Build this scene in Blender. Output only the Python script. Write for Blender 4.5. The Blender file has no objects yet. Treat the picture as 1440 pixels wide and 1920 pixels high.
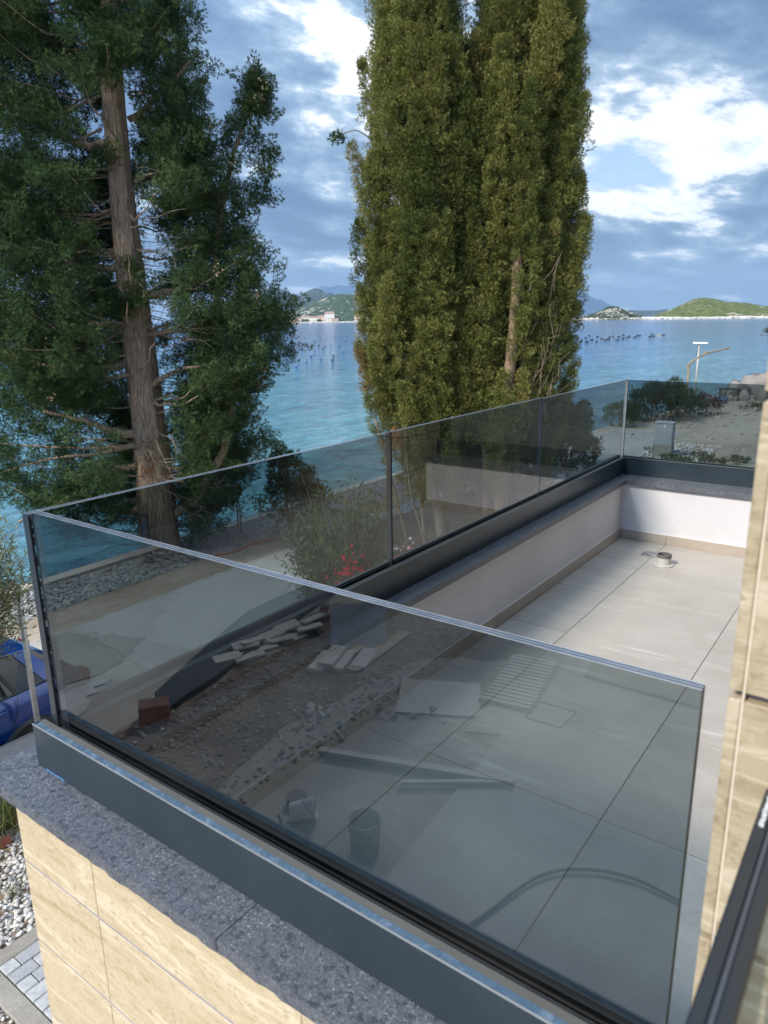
import bpy, math, random
import numpy as np
from mathutils import Matrix, Vector

S = bpy.context.scene
COL = S.collection
R = math.radians
random.seed(7)
RNG = np.random.default_rng(11)

# ------------------------------------------------------------------ camera
PITCH, ROLL, YAW, FPX = R(14.95932), R(-0.86909), R(36.25714), 1358.01
CAM_Z = 5.0
fw = Vector((math.cos(YAW)*math.cos(PITCH), math.sin(YAW)*math.cos(PITCH), -math.sin(PITCH)))
rt = Vector((math.sin(YAW), -math.cos(YAW), 0.0))
up = rt.cross(fw)
cr, sr = math.cos(ROLL), math.sin(ROLL)
rt, up = cr*rt + sr*up, -sr*rt + cr*up
camd = bpy.data.cameras.new("camera")
cam = bpy.data.objects.new("camera", camd)
COL.objects.link(cam)
cam.matrix_world = Matrix(((rt.x, up.x, -fw.x, 0), (rt.y, up.y, -fw.y, 0), (rt.z, up.z, -fw.z, CAM_Z), (0, 0, 0, 1)))
camd.sensor_fit = 'VERTICAL'
camd.sensor_height = 36.0
camd.lens = FPX/1920*36.0
camd.clip_start = 0.02
camd.clip_end = 40000
camd.dof.use_dof = True
camd.dof.focus_distance = 4.5
camd.dof.aperture_fstop = 8.0
S.camera = cam

# ------------------------------------------------------------------ world, sun, exposure
SUN_DIR = Vector((-0.93, 0.30, 0.0)).normalized()
SUN_EL = R(40)
to_sun = Vector((SUN_DIR.x*math.cos(SUN_EL), SUN_DIR.y*math.cos(SUN_EL), math.sin(SUN_EL)))
W = bpy.data.worlds.new("World")
S.world = W
W.use_nodes = True
wn, wl = W.node_tree.nodes, W.node_tree.links
wn.clear()
def N(t, **k):
    n = wn.new(t)
    for a, b in k.items():
        setattr(n, a, b)
    return n
def wmath(op, a, b=None, c=None):
    n = N('ShaderNodeMath', operation=op)
    for i, v in enumerate((a, b, c)):
        if v is None: continue
        if isinstance(v, (int, float)): n.inputs[i].default_value = v
        else: wl.new(v, n.inputs[i])
    return n.outputs[0]
sky = N('ShaderNodeTexSky', sky_type='NISHITA', sun_disc=False)
sky.sun_elevation = SUN_EL
sky.sun_rotation = math.atan2(to_sun.x, to_sun.y)
sky.altitude = 0; sky.air_density = 1.0; sky.dust_density = 0.6; sky.ozone_density = 1.6
tc = N('ShaderNodeTexCoord')
sep = N('ShaderNodeSeparateXYZ')
wl.new(tc.outputs['Generated'], sep.inputs[0])
zc = wmath('MAXIMUM', sep.outputs[2], 0.0)
den = wmath('ADD', zc, 0.16)
cu = wmath('DIVIDE', sep.outputs[0], den)
cv = wmath('DIVIDE', sep.outputs[1], den)
cmb = N('ShaderNodeCombineXYZ')
wl.new(cu, cmb.inputs[0]); wl.new(cv, cmb.inputs[1])
mp = N('ShaderNodeMapping')
mp.inputs['Location'].default_value = (2.35, 5.1, 0.0)
mp.inputs['Rotation'].default_value = (0, 0, R(35))
mp.inputs['Scale'].default_value = (0.85, 1.1, 1)
wl.new(cmb.outputs[0], mp.inputs[0])
n1 = N('ShaderNodeTexNoise'); n1.inputs['Scale'].default_value = 1.0; n1.inputs['Detail'].default_value = 10; n1.inputs['Roughness'].default_value = 0.56; n1.inputs['Distortion'].default_value = 0.35
n2 = N('ShaderNodeTexNoise'); n2.inputs['Scale'].default_value = 0.42; n2.inputs['Detail'].default_value = 4; n2.inputs['Roughness'].default_value = 0.5
n3 = N('ShaderNodeTexNoise'); n3.inputs['Scale'].default_value = 3.1; n3.inputs['Detail'].default_value = 8; n3.inputs['Roughness'].default_value = 0.62
for n in (n1, n2, n3): wl.new(mp.outputs[0], n.inputs['Vector'])
# broad trend: the cloud deck is thinner and brighter toward the long (x) direction, thicker over the open sea
trend = wmath('MULTIPLY_ADD', sep.outputs[0], 0.10, wmath('MULTIPLY', sep.outputs[1], -0.09))
v = wmath('ADD', wmath('MULTIPLY', n1.outputs[0], 0.62), wmath('MULTIPLY', n2.outputs[0], 0.30))
v = wmath('ADD', v, wmath('MULTIPLY', n3.outputs[0], 0.26))
v = wmath('ADD', wmath('MULTIPLY_ADD', wmath('SUBTRACT', v, 0.595), 1.65, 0.470), trend)
ramp = N('ShaderNodeValToRGB')
cr_ = ramp.color_ramp
cr_.interpolation = 'LINEAR'
stops = [(0.40, (0.078, 0.132, 0.230, 1)), (0.46, (0.105, 0.170, 0.280, 1)), (0.515, (0.165, 0.245, 0.355, 1)), (0.555, (0.29, 0.375, 0.475, 1)), (0.595, (0.72, 0.75, 0.78, 1)), (0.65, (0.86, 0.88, 0.90, 1)), (0.74, (0.30, 0.41, 0.60, 1))]
while len(cr_.elements) < len(stops): cr_.elements.new(0.5)
for e, (p, c) in zip(cr_.elements, stops): e.position = p; e.color = c
wl.new(v, ramp.inputs[0])
sc10 = N('ShaderNodeVectorMath', operation='SCALE')
wl.new(ramp.outputs[0], sc10.inputs[0])
# clouds brighten smoothly toward the veiled sun behind the viewer
sd = N('ShaderNodeVectorMath', operation='DOT_PRODUCT'); sd.inputs[1].default_value = tuple(to_sun)
wl.new(tc.outputs['Generated'], sd.inputs[0])
glow = wmath('POWER', wmath('MULTIPLY_ADD', sd.outputs['Value'], 0.5, 0.5), 3.0)
wl.new(wmath('MULTIPLY_ADD', glow, 25.0, 7.6), sc10.inputs['Scale'])
# gaps in the deck where the blue shows
gap = N('ShaderNodeMapRange'); gap.inputs[1].default_value = 0.69; gap.inputs[2].default_value = 0.77; gap.inputs[3].default_value = 0.93; gap.inputs[4].default_value = 0.45
wl.new(v, gap.inputs[0])
mixc = N('ShaderNodeMix', data_type='RGBA')
wl.new(gap.outputs[0], mixc.inputs[0]); wl.new(sky.outputs[0], mixc.inputs[6]); wl.new(sc10.outputs[0], mixc.inputs[7])
# a paler, bluer belt low over the horizon, all the way round
hz = N('ShaderNodeMapRange'); hz.inputs[1].default_value = 0.0; hz.inputs[2].default_value = 0.10; hz.inputs[3].default_value = 0.55; hz.inputs[4].default_value = 0.0
wl.new(zc, hz.inputs[0])
mixh = N('ShaderNodeMix', data_type='RGBA')
mixh.inputs[7].default_value = (2.3, 3.5, 4.9, 1)
wl.new(hz.outputs[0], mixh.inputs[0]); wl.new(mixc.outputs[2], mixh.inputs[6])
bg = N('ShaderNodeBackground'); bg.inputs['Strength'].default_value = 0.1
wl.new(mixh.outputs[2], bg.inputs[0])
wo = N('ShaderNodeOutputWorld')
wl.new(bg.outputs[0], wo.inputs[0])

sund = bpy.data.lights.new("sun", 'SUN')
sund.energy = 2.7; sund.angle = R(11); sund.color = (1.0, 0.91, 0.78)
sun = bpy.data.objects.new("sun", sund)
COL.objects.link(sun)
sun.rotation_euler = to_sun.to_track_quat('Z', 'Y').to_euler()

S.view_settings.view_transform = 'Standard'
S.view_settings.look = 'None'
S.view_settings.exposure = 1.07
S.view_settings.gamma = 1.0
S.view_settings.use_curve_mapping = False
S.render.engine = 'CYCLES'
S.cycles.max_bounces = 10
S.cycles.transparent_max_bounces = 24
S.cycles.volume_bounces = 0
S.cycles.diffuse_bounces = 3
S.cycles.glossy_bounces = 3

# ------------------------------------------------------------------ materials
class M:
    """small helper round one material's node tree"""
    def __init__(s, name):
        s.m = bpy.data.materials.new(name); s.m.use_nodes = True
        s.n, s.l = s.m.node_tree.nodes, s.m.node_tree.links
        s.b = s.n['Principled BSDF']; s.out = s.n['Material Output']
        s._tc = None
    def node(s, t, ins=None, **k):
        n = s.n.new(t)
        for a, b in k.items(): setattr(n, a, b)
        for a, b in (ins or {}).items():
            if hasattr(b, 'is_linked') or hasattr(b, 'links'): s.l.new(b, n.inputs[a])
            else: n.inputs[a].default_value = b
        return n
    def coord(s, scale=(1, 1, 1), rot=(0, 0, 0), rand=0.0, which='Object', loc=(0, 0, 0)):
        if s._tc is None: s._tc = s.n.new('ShaderNodeTexCoord')
        src = s._tc.outputs[which]
        if rand:
            oi = s.node('ShaderNodeObjectInfo')
            mul = s.node('ShaderNodeMath', {0: oi.outputs['Random'], 1: rand}, operation='MULTIPLY')
            add = s.node('ShaderNodeVectorMath', {0: src, 1: mul.outputs[0]}, operation='ADD')
            src = add.outputs[0]
        return s.node('ShaderNodeMapping', {'Vector': src, 'Scale': scale, 'Rotation': rot, 'Location': loc}).outputs[0]
    def noise(s, vec, scale, detail=5, rough=0.55, dist=0.0):
        return s.node('ShaderNodeTexNoise', {'Vector': vec, 'Scale': scale, 'Detail': detail, 'Roughness': rough, 'Distortion': dist}).outputs[0]
    def voro(s, vec, scale, feature='F1', out=0):
        return s.node('ShaderNodeTexVoronoi', {'Vector': vec, 'Scale': scale}, feature=feature).outputs[out]
    def ramp(s, fac, stops, interp='LINEAR'):
        r = s.node('ShaderNodeValToRGB', {0: fac}); e = r.color_ramp
        e.interpolation = interp
        while len(e.elements) < len(stops): e.elements.new(0.5)
        for el, (p, c) in zip(e.elements, stops):
            el.position = p; el.color = (*c, 1) if len(c) == 3 else c
        return r.outputs[0]
    def mix(s, fac, a, b, mode='MIX'):
        n = s.n.new('ShaderNodeMix'); n.data_type = 'RGBA'; n.blend_type = mode
        for i, v in ((0, fac), (6, a), (7, b)):
            if hasattr(v, 'links'): s.l.new(v, n.inputs[i])
            elif i == 0: n.inputs[0].default_value = v
            else: n.inputs[i].default_value = (*v, 1)
        return n.outputs[2]
    def math(s, op, a, b=0.0):
        return s.node('ShaderNodeMath', {0: a, 1: b}, operation=op).outputs[0]
    def attr(s, name): return s.node('ShaderNodeAttribute', attribute_name=name).outputs['Fac']
    def set(s, color=None, rough=None, metal=None, spec=None, bump=None, bdist=0.01, bstr=1.0):
        for k, v in (('Base Color', color), ('Roughness', rough), ('Metallic', metal), ('Specular IOR Level', spec)):
            if v is None: continue
            if hasattr(v, 'links'): s.l.new(v, s.b.inputs[k])
            elif k == 'Base Color': s.b.inputs[k].default_value = (*v, 1)
            else: s.b.inputs[k].default_value = v
        if bump is not None:
            bn = s.node('ShaderNodeBump', {'Height': bump, 'Distance': bdist, 'Strength': bstr})
            s.l.new(bn.outputs[0], s.b.inputs['Normal'])
        return s.m

MAT = {}
def simple(name, col, rough=0.6, metal=0.0, var=0.12, scale=6, bump=0.0, spec=0.5):
    a = M(name); c = a.coord()
    n = a.noise(c, scale, 6)
    lo = tuple(x*(1-var) for x in col); hi = tuple(min(1, x*(1+var)) for x in col)
    MAT[name] = a.set(a.ramp(n, [(0.3, lo), (0.7, hi)]), rough, metal, spec, a.noise(c, scale*8, 4) if bump else None, bump or 0.01)
    return MAT[name]

# travertine-like cladding: layers run along the course, pits and pale streaks
def travertine(name, base, dark, pale, along):
    a = M(name)
    sc = {'y': (1.5, 1.5, 9.5), 'x': (1.2, 1.2, 13)}[along]
    c = a.coord(sc, (R(3), 0, 0), rand=37)
    c2 = a.coord((1, 1, 1), rand=11)
    n = a.noise(c, 1.7, 3.0, 0.5, 0.9)
    m = a.noise(c, 4.0, 5, 0.6, 0.9)
    col = a.ramp(n, [(0.30, dark), (0.40, base), (0.455, tuple((x+y)/2 for x, y in zip(dark, base))), (0.50, base), (0.56, base), (0.60, pale), (0.65, base), (0.74, tuple((x+y)/2 for x, y in zip(dark, base)))])
    streak = a.ramp(m, [(0.52, (0, 0, 0)), (0.60, (1, 1, 1)), (0.64, (0, 0, 0))])
    col = a.mix(a.math('MULTIPLY', streak, 0.22), col, pale)
    fine = a.noise(c2, 75, 5, 0.65)
    col = a.mix(0.30, col, a.ramp(fine, [(0.35, tuple(x*0.62 for x in dark)), (0.6, pale)]), 'MULTIPLY') if False else a.mix(a.ramp(fine, [(0.34, (0.55,)*3), (0.44, (0,)*3)]), col, tuple(x*0.85 for x in dark))
    flake = a.noise(a.coord((1.5, 1.5, 2.6), rand=11), 22, 7, 0.68)
    col = a.mix(a.ramp(flake, [(0.54, (0,)*3), (0.61, (0.40,)*3), (0.66, (0,)*3)]), col, pale)
    col = a.mix(a.ramp(flake, [(0.34, (0.75,)*3), (0.43, (0,)*3)]), col, tuple(x*0.88 for x in dark))
    pit = a.ramp(a.noise(c, 11, 5, 0.6, 0.3), [(0.36, (0, 0, 0)), (0.42, (1, 1, 1))])
    h = a.math('ADD', a.math('MULTIPLY', m, 0.5), a.math('MULTIPLY', pit, 0.35))
    MAT[name] = a.set(col, 0.55, 0, 0.35, h, 0.0016, 0.6)
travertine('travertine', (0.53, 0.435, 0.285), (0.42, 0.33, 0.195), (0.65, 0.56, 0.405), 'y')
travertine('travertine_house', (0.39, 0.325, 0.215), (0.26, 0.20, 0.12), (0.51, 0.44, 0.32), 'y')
simple('mortar', (0.30, 0.29, 0.32), 0.9, bump=0.003, scale=20)
simple('pale_grout', (0.56, 0.49, 0.38), 0.9)

# flamed granite
a = M('granite'); c = a.coord(rand=5)
sp = a.voro(c, 330, out=1)
spn = a.node('ShaderNodeSeparateColor', {0: sp}).outputs[0]
big = a.noise(c, 9, 6, 0.6)
mid = a.noise(c, 62, 6, 0.7)
col = a.ramp(spn, [(0.0, (0.068, 0.077, 0.094)), (0.55, (0.112, 0.123, 0.146)), (0.93, (0.155, 0.168, 0.19)), (1.0, (0.32, 0.335, 0.355))])
col = a.mix(a.ramp(big, [(0.35, (0.55,)*3), (0.62, (0,)*3)]), col, (0.085, 0.095, 0.118))
col = a.mix(a.ramp(mid, [(0.38, (0.9,)*3), (0.48, (0,)*3)]), col, (0.04, 0.045, 0.06))
col = a.mix(a.ramp(a.noise(c, 26, 7, 0.72), [(0.58, (0,)*3), (0.68, (0.35,)*3)]), col, (0.25, 0.27, 0.31))
h = a.math('ADD', a.math('MULTIPLY', mid, 1.0), a.math('MULTIPLY', a.noise(c, 260, 3), 0.25))
MAT['granite'] = a.set(col, 0.40, 0, 0.5, h, 0.0045, 0.9)

# floor tiles: grey stone porcelain with pale diagonal veins
a = M('floor_tile')
c = a.coord((1, 1, 1), (0, 0, R(-28)), rand=23)
cl = a.coord((2.4, 1.0, 1), (0, 0, R(-9)), rand=23)
cl2 = a.coord((1.9, 0.10, 1), (0, 0, R(-9)), rand=41)
base = a.ramp(a.noise(cl, 3.0, 7, 0.6, 0.4), [(0.32, (0.44, 0.41, 0.37)), (0.68, (0.52, 0.485, 0.44))])
fine = a.noise(c, 130, 5, 0.7)
base = a.mix(a.ramp(fine, [(0.36, (0.45,)*3), (0.5, (0,)*3)]), base, (0.32, 0.30, 0.27))
w = a.noise(cl2, 1.9, 2, 0.4, 0.25)
vein = a.ramp(a.math('ABSOLUTE', a.math('SUBTRACT', w, 0.5)), [(0.0, (1, 1, 1)), (0.006, (0, 0, 0))])
brk = a.ramp(a.noise(c, 3.5, 3), [(0.42, (0,)*3), (0.58, (1,)*3)])
stain = a.noise(a.coord((1, 1, 1), rand=7), 2.6, 6, 0.6, 0.5)
base = a.mix(a.ramp(stain, [(0.52, (0,)*3), (0.66, (0.35,)*3)]), base, (0.34, 0.305, 0.26))
base = a.mix(a.math('MULTIPLY', a.math('MULTIPLY', vein, brk), 0.42), base, (0.84, 0.83, 0.81))
tr_ = a.node('ShaderNodeObjectInfo').outputs['Random']
base = a.mix(a.math('MULTIPLY', tr_, 0.16), base, (0.33, 0.305, 0.27))
sc_ = a.noise(a.coord((1, 1, 1), rand=3), 34, 6, 0.75)
base = a.mix(a.ramp(sc_, [(0.60, (0,)*3), (0.70, (0.22,)*3)]), base, (0.62, 0.59, 0.54))
MAT['floor_tile'] = a.set(base, 0.48, 0, 0.4, fine, 0.0006, 0.6)
simple('skirting', (0.40, 0.35, 0.30), 0.5, var=0.1)
simple('floor_grout', (0.12, 0.11, 0.098), 0.9)
simple('skirting_caulk', (0.75, 0.74, 0.73), 0.8)

# fine plaster
a = M('plaster'); c = a.coord()
MAT['plaster'] = a.set(a.ramp(a.noise(c, 3, 5), [(0.3, (0.60, 0.595, 0.63)), (0.7, (0.68, 0.675, 0.71))]), 0.85, 0, 0.3, a.math('ADD', a.noise(c, 130, 4, 0.7), a.math('MULTIPLY', a.noise(c, 420, 2), 0.4)), 0.004, 0.8)

# anthracite aluminium with a little dust
a = M('anthracite'); c = a.coord()
dust = a.ramp(a.noise(c, 420, 2, 0.5), [(0.70, (0,)*3), (0.76, (1,)*3)])
col = a.ramp(a.noise(c, 4, 4), [(0.3, (0.024, 0.038, 0.052)), (0.7, (0.034, 0.051, 0.066))])
MAT['anthracite'] = a.set(a.mix(dust, col, (0.22, 0.24, 0.26)), 0.36, 0.25, 0.5)
# protective film residue on the channel's rim
a = M('film_strip'); c = a.coord((1, 1, 1))
MAT['film_strip'] = a.set(a.ramp(a.noise(c, 38, 6, 0.7, 0.4), [(0.30, (0.045, 0.085, 0.135)), (0.52, (0.075, 0.125, 0.185)), (0.68, (0.15, 0.21, 0.28))]), 0.7, 0, 0.2, a.noise(c, 60, 3), 0.002)
simple('channel_rim', (0.105, 0.105, 0.10), 0.75, 0.0, spec=0.15)
simple('rim_highlight', (0.20, 0.22, 0.24), 0.5, 0.0)
simple('rubber', (0.012, 0.014, 0.017), 0.5)
simple('dark_seal', (0.02, 0.022, 0.03), 0.35)
simple('interlayer', (0.06, 0.07, 0.09), 0.4)
simple('blue_film', (0.10, 0.36, 0.80), 0.4)

# tinted laminated glass: one tint on the way in, reflection on the outer skins only
def tinted(name, tint, ior=1.62):
    a = M(name)
    a.n.remove(a.b)
    geo = a.node('ShaderNodeNewGeometry')
    fr = a.node('ShaderNodeFresnel', {'IOR': ior})
    fac = a.math('MULTIPLY', fr.outputs[0], a.math('SUBTRACT', 1.0, geo.outputs['Backfacing']))
    tr = a.node('ShaderNodeBsdfTransparent', {'Color': (*[x**0.5 for x in tint], 1)})
    gl = a.node('ShaderNodeBsdfGlossy', {'Color': (0.95, 0.97, 1.0, 1), 'Roughness': 0.0})
    mx = a.node('ShaderNodeMixShader', {0: fac, 1: tr.outputs[0], 2: gl.outputs[0]})
    # thin film of dust and dried drops
    gc = a.coord()
    du = a.math('ADD', a.math('MULTIPLY', a.ramp(a.noise(gc, 3.2, 6, 0.65), [(0.42, (0,)*3), (0.75, (1,)*3)]), 0.012), a.math('MULTIPLY', a.ramp(a.noise(gc, 190, 3, 0.6), [(0.68, (0,)*3), (0.73, (1,)*3)]), 0.04))
    df = a.node('ShaderNodeBsdfDiffuse', {'Color': (0.62, 0.60, 0.56, 1)})
    m2 = a.node('ShaderNodeMixShader', {0: du, 1: mx.outputs[0], 2: df.outputs[0]})
    mx = m2
    a.l.new(mx.outputs[0], a.out.inputs[0])
    MAT[name] = a.m
tinted('tinted_glass', (0.285, 0.345, 0.368), 1.64)
tinted('window_glass', (0.06, 0.07, 0.075), 1.8)
a = M('glass_edge'); c = a.coord()
MAT['glass_edge'] = a.set(a.ramp(a.noise(c, 25, 4), [(0.3, (0.30, 0.33, 0.35)), (0.7, (0.50, 0.53, 0.56))]), 0.2, 0.0, 0.5)
simple('glass_edge_dark', (0.018, 0.026, 0.036), 0.25)
simple('glass_edge_blue', (0.045, 0.07, 0.115), 0.22, spec=0.4)

# ground family
def ground(name, stops, s1=1.2, s2=14, bump=0.02, rough=0.95, speck=None, detail=8):
    a = M(name); c = a.coord(which='Object')
    n = a.noise(c, s1, detail, 0.62, 0.3); m = a.noise(c, s2, 6, 0.65)
    f = a.math('ADD', a.math('MULTIPLY', n, 0.62), a.math('MULTIPLY', m, 0.38))
    col = a.ramp(f, stops)
    if speck:
        vz = a.voro(c, speck[0], out=0)
        col = a.mix(a.ramp(vz, [(0.0, (1,)*3), (speck[1], (0,)*3)]), col, speck[2])
    MAT[name] = a.set(col, rough, 0, 0.25, a.math('ADD', m, a.math('MULTIPLY', a.noise(c, s2*7, 3), 0.3)), bump)
ground('dirt', [(0.32, (0.20, 0.155, 0.11)), (0.48, (0.34, 0.28, 0.21)), (0.58, (0.44, 0.38, 0.30)), (0.70, (0.52, 0.47, 0.40))], 0.55, 5, 0.06)
ground('soil', [(0.34, (0.14, 0.10, 0.075)), (0.52, (0.26, 0.20, 0.15)), (0.68, (0.40, 0.34, 0.27))], 1.4, 11, 0.06, speck=(9, 0.14, (0.42, 0.39, 0.35)))
ground('road_concrete', [(0.34, (0.30, 0.275, 0.24)), (0.5, (0.40, 0.375, 0.335)), (0.66, (0.49, 0.465, 0.42))], 0.5, 20, 0.006)
ground('painted_sun_concrete', [(0.34, (0.42, 0.405, 0.375)), (0.66, (0.54, 0.525, 0.49))], 0.7, 20, 0.006)  # paler road tone, sunlight put into the colour
ground('slab_concrete', [(0.34, (0.46, 0.46, 0.45)), (0.66, (0.60, 0.60, 0.58))], 0.6, 22, 0.006)
ground('dusty_concrete', [(0.30, (0.26, 0.24, 0.21)), (0.52, (0.36, 0.34, 0.31)), (0.68, (0.56, 0.54, 0.51))], 0.8, 16, 0.01, speck=(24, 0.10, (0.6, 0.58, 0.55)))
ground('painted_shade_concrete', [(0.34, (0.21, 0.18, 0.145)), (0.66, (0.31, 0.275, 0.23))], 0.6, 20, 0.006)  # darker road tone, shade put into the colour
ground('sand', [(0.34, (0.27, 0.22, 0.165)), (0.5, (0.40, 0.34, 0.265)), (0.66, (0.52, 0.465, 0.385))], 0.25, 2.5, 0.09)
ground('grey_hardstand', [(0.34, (0.29, 0.275, 0.25)), (0.66, (0.45, 0.435, 0.40))], 0.4, 5, 0.03)
ground('kerb_concrete', [(0.34, (0.22, 0.20, 0.165)), (0.66, (0.36, 0.335, 0.29))], 2.2, 30, 0.008)
ground('painted_shade_soil', [(0.34, (0.060, 0.045, 0.032)), (0.52, (0.11, 0.085, 0.062)), (0.68, (0.19, 0.155, 0.12))], 1.1, 13, 0.03)
ground('seawall', [(0.34, (0.40, 0.36, 0.30)), (0.66, (0.56, 0.52, 0.45))], 1.1, 14, 0.02)

def stones(name, cols, rough=0.8):
    a = M(name); t = a.attr('tint'); c = a.coord()
    col = a.ramp(t, [(i/(len(cols)-1), k) for i, k in enumerate(cols)])
    col = a.mix(a.ramp(a.noise(c, 60, 4), [(0.3, (0.35,)*3), (0.6, (0,)*3)]), col, tuple(x*0.55 for x in cols[0]))
    MAT[name] = a.set(col, rough, 0, 0.3, a.noise(c, 40, 4), 0.004)
stones('pebbles', [(0.30, 0.29, 0.29), (0.48, 0.46, 0.45), (0.58, 0.54, 0.50), (0.70, 0.69, 0.67), (0.40, 0.36, 0.30), (0.64, 0.60, 0.55)])
stones('gravel', [(0.22, 0.22, 0.23), (0.36, 0.36, 0.37), (0.46, 0.46, 0.46), (0.56, 0.56, 0.55)])
stones('rubble', [(0.20, 0.15, 0.11), (0.34, 0.28, 0.22), (0.48, 0.45, 0.41), (0.30, 0.21, 0.15), (0.62, 0.60, 0.57)])
stones('boulder', [(0.13, 0.12, 0.105), (0.20, 0.185, 0.16), (0.28, 0.255, 0.225)], 0.9)
a = M('paver'); c = a.coord(rand=13)
oi = a.node('ShaderNodeObjectInfo').outputs['Random']
col = a.ramp(oi, [(0.0, (0.29, 0.295, 0.305)), (0.4, (0.40, 0.405, 0.41)), (0.8, (0.48, 0.48, 0.475)), (0.93, (0.34, 0.35, 0.37)), (0.95, (0.46, 0.30, 0.22)), (1.0, (0.46, 0.31, 0.23))])
col = a.mix(a.ramp(a.noise(c, 22, 6), [(0.35, (0.5,)*3), (0.6, (0,)*3)]), col, (0.24, 0.25, 0.27))
MAT['paver'] = a.set(col, 0.85, 0, 0.3, a.noise(c, 70, 5), 0.004)

# bark and leaves
def bark(name, lo, hi, sc=1.0):
    a = M(name); c = a.coord((9*sc, 9*sc, 1.6*sc))
    n = a.noise(c, 3.0, 8, 0.62, 0.5)
    c2 = a.coord()
    col = a.ramp(n, [(0.32, lo), (0.5, tuple((x+y)/2 for x, y in zip(lo, hi))), (0.68, hi)])
    col = a.mix(a.math('MULTIPLY', a.noise(c2, 1.1, 4), 0.5), col, tuple((x*1.1) for x in (0.21, 0.17, 0.12)))
    MAT[name] = a.set(col, 0.95, 0, 0.15, n, 0.035*sc if sc <= 1 else 0.02)
bark('bark', (0.125, 0.084, 0.056), (0.60, 0.44, 0.31))
bark('bark_red', (0.11, 0.068, 0.045), (0.42, 0.29, 0.20), 1.6)
bark('bark_pale', (0.16, 0.135, 0.105), (0.42, 0.37, 0.31), 1.6)
bark('twig', (0.17, 0.135, 0.105), (0.42, 0.37, 0.31), 2.5)
def leaves(name, stops, trans=0.25, rough=0.6, inst=False):
    a = M(name); t = a.attr('tint')
    if inst:
        ti = a.node('ShaderNodeAttribute', attribute_name='tint', attribute_type='INSTANCER').outputs['Fac']
        t = a.math('ADD', ti, a.math('MULTIPLY', a.math('SUBTRACT', t, 0.5), 0.42))
    col = a.ramp(t, stops)
    a.set(col, rough, 0, 0.08)
    tl = a.node('ShaderNodeBsdfTranslucent', {'Color': col})
    mx = a.node('ShaderNodeMixShader', {0: trans, 1: a.b.outputs[0], 2: tl.outputs[0]})
    a.l.new(mx.outputs[0], a.out.inputs[0])
    MAT[name] = a.m
leaves('leaf_dark_cypress', [(0.0, (0.028, 0.055, 0.024)), (0.45, (0.058, 0.100, 0.038)), (0.8, (0.105, 0.150, 0.050)), (0.97, (0.14, 0.155, 0.055)), (1.0, (0.16, 0.11, 0.05))], 0.2, inst=True)
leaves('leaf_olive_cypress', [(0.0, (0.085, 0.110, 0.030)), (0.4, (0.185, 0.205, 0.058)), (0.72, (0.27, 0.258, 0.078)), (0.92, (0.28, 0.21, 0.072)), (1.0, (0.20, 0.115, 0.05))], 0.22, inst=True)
leaves('leaf_conifer', [(0.0, (0.028, 0.055, 0.024)), (0.5, (0.06, 0.10, 0.04)), (1.0, (0.13, 0.16, 0.055))], 0.2)
leaves('leaf_brown', [(0.0, (0.16, 0.07, 0.025)), (1.0, (0.30, 0.13, 0.05))], 0.2)
leaves('leaf_olive', [(0.0, (0.13, 0.15, 0.06)), (0.5, (0.25, 0.265, 0.13)), (0.85, (0.40, 0.40, 0.24)), (1.0, (0.48, 0.46, 0.31))], 0.35)
leaves('leaf_bush', [(0.0, (0.030, 0.062, 0.022)), (0.6, (0.065, 0.12, 0.042)), (1.0, (0.16, 0.24, 0.09))], 0.2)
leaves('leaf_citrus', [(0.0, (0.09, 0.16, 0.03)), (1.0, (0.22, 0.32, 0.07))], 0.3)
leaves('leaf_scrub', [(0.0, (0.025, 0.045, 0.022)), (0.6, (0.05, 0.08, 0.032)), (1.0, (0.10, 0.12, 0.05))], 0.15)
leaves('leaf_dry', [(0.0, (0.05, 0.032, 0.026)), (1.0, (0.13, 0.085, 0.06))], 0.1)
leaves('grass', [(0.0, (0.09, 0.13, 0.04)), (1.0, (0.26, 0.27, 0.11))], 0.3)
leaves('petal_red', [(0.0, (0.50, 0.010, 0.030)), (1.0, (0.66, 0.03, 0.075))], 0.3)
leaves('petal_pink', [(0.0, (0.75, 0.25, 0.30)), (1.0, (0.85, 0.75, 0.75))], 0.3)

# sea
a = M('sea_water'); c = a.coord()
sepx = a.node('ShaderNodeSeparateXYZ', {0: c})
# shallow turquoise over the pale bottom near the wall, deeper blue offshore
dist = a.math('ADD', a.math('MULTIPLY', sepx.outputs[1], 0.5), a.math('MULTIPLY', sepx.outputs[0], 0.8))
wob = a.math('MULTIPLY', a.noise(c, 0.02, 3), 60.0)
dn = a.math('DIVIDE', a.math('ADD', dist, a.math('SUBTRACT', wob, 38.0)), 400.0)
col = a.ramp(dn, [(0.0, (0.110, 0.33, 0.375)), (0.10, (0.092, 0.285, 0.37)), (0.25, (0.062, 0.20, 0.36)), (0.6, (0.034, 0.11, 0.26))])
ca = a.coord((0.55, 1.25, 1), (0, 0, R(-24)))
w1 = a.noise(ca, 0.9, 6, 0.66, 0.5)
w2 = a.noise(a.coord((0.5, 1.3, 1), (0, 0, R(-20))), 0.22, 4, 0.6, 0.3)
w3 = a.noise(a.coord((0.6, 1.2, 1), (0, 0, R(-30))), 4.5, 3, 0.6)
h = a.math('ADD', a.math('ADD', a.math('MULTIPLY', w1, 0.5), a.math('MULTIPLY', w2, 1.0)), a.math('MULTIPLY', w3, 0.10))
pat = a.math('ADD', a.math('MULTIPLY', w1, 0.55), a.math('ADD', a.math('MULTIPLY', w2, 0.25), a.math('MULTIPLY', a.noise(a.coord((0.35, 1.6, 1), (0, 0, R(-34))), 0.06, 6, 0.7), 0.20)))  # reflected light and dark of the ripples painted into colour, with wind streaks
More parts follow.
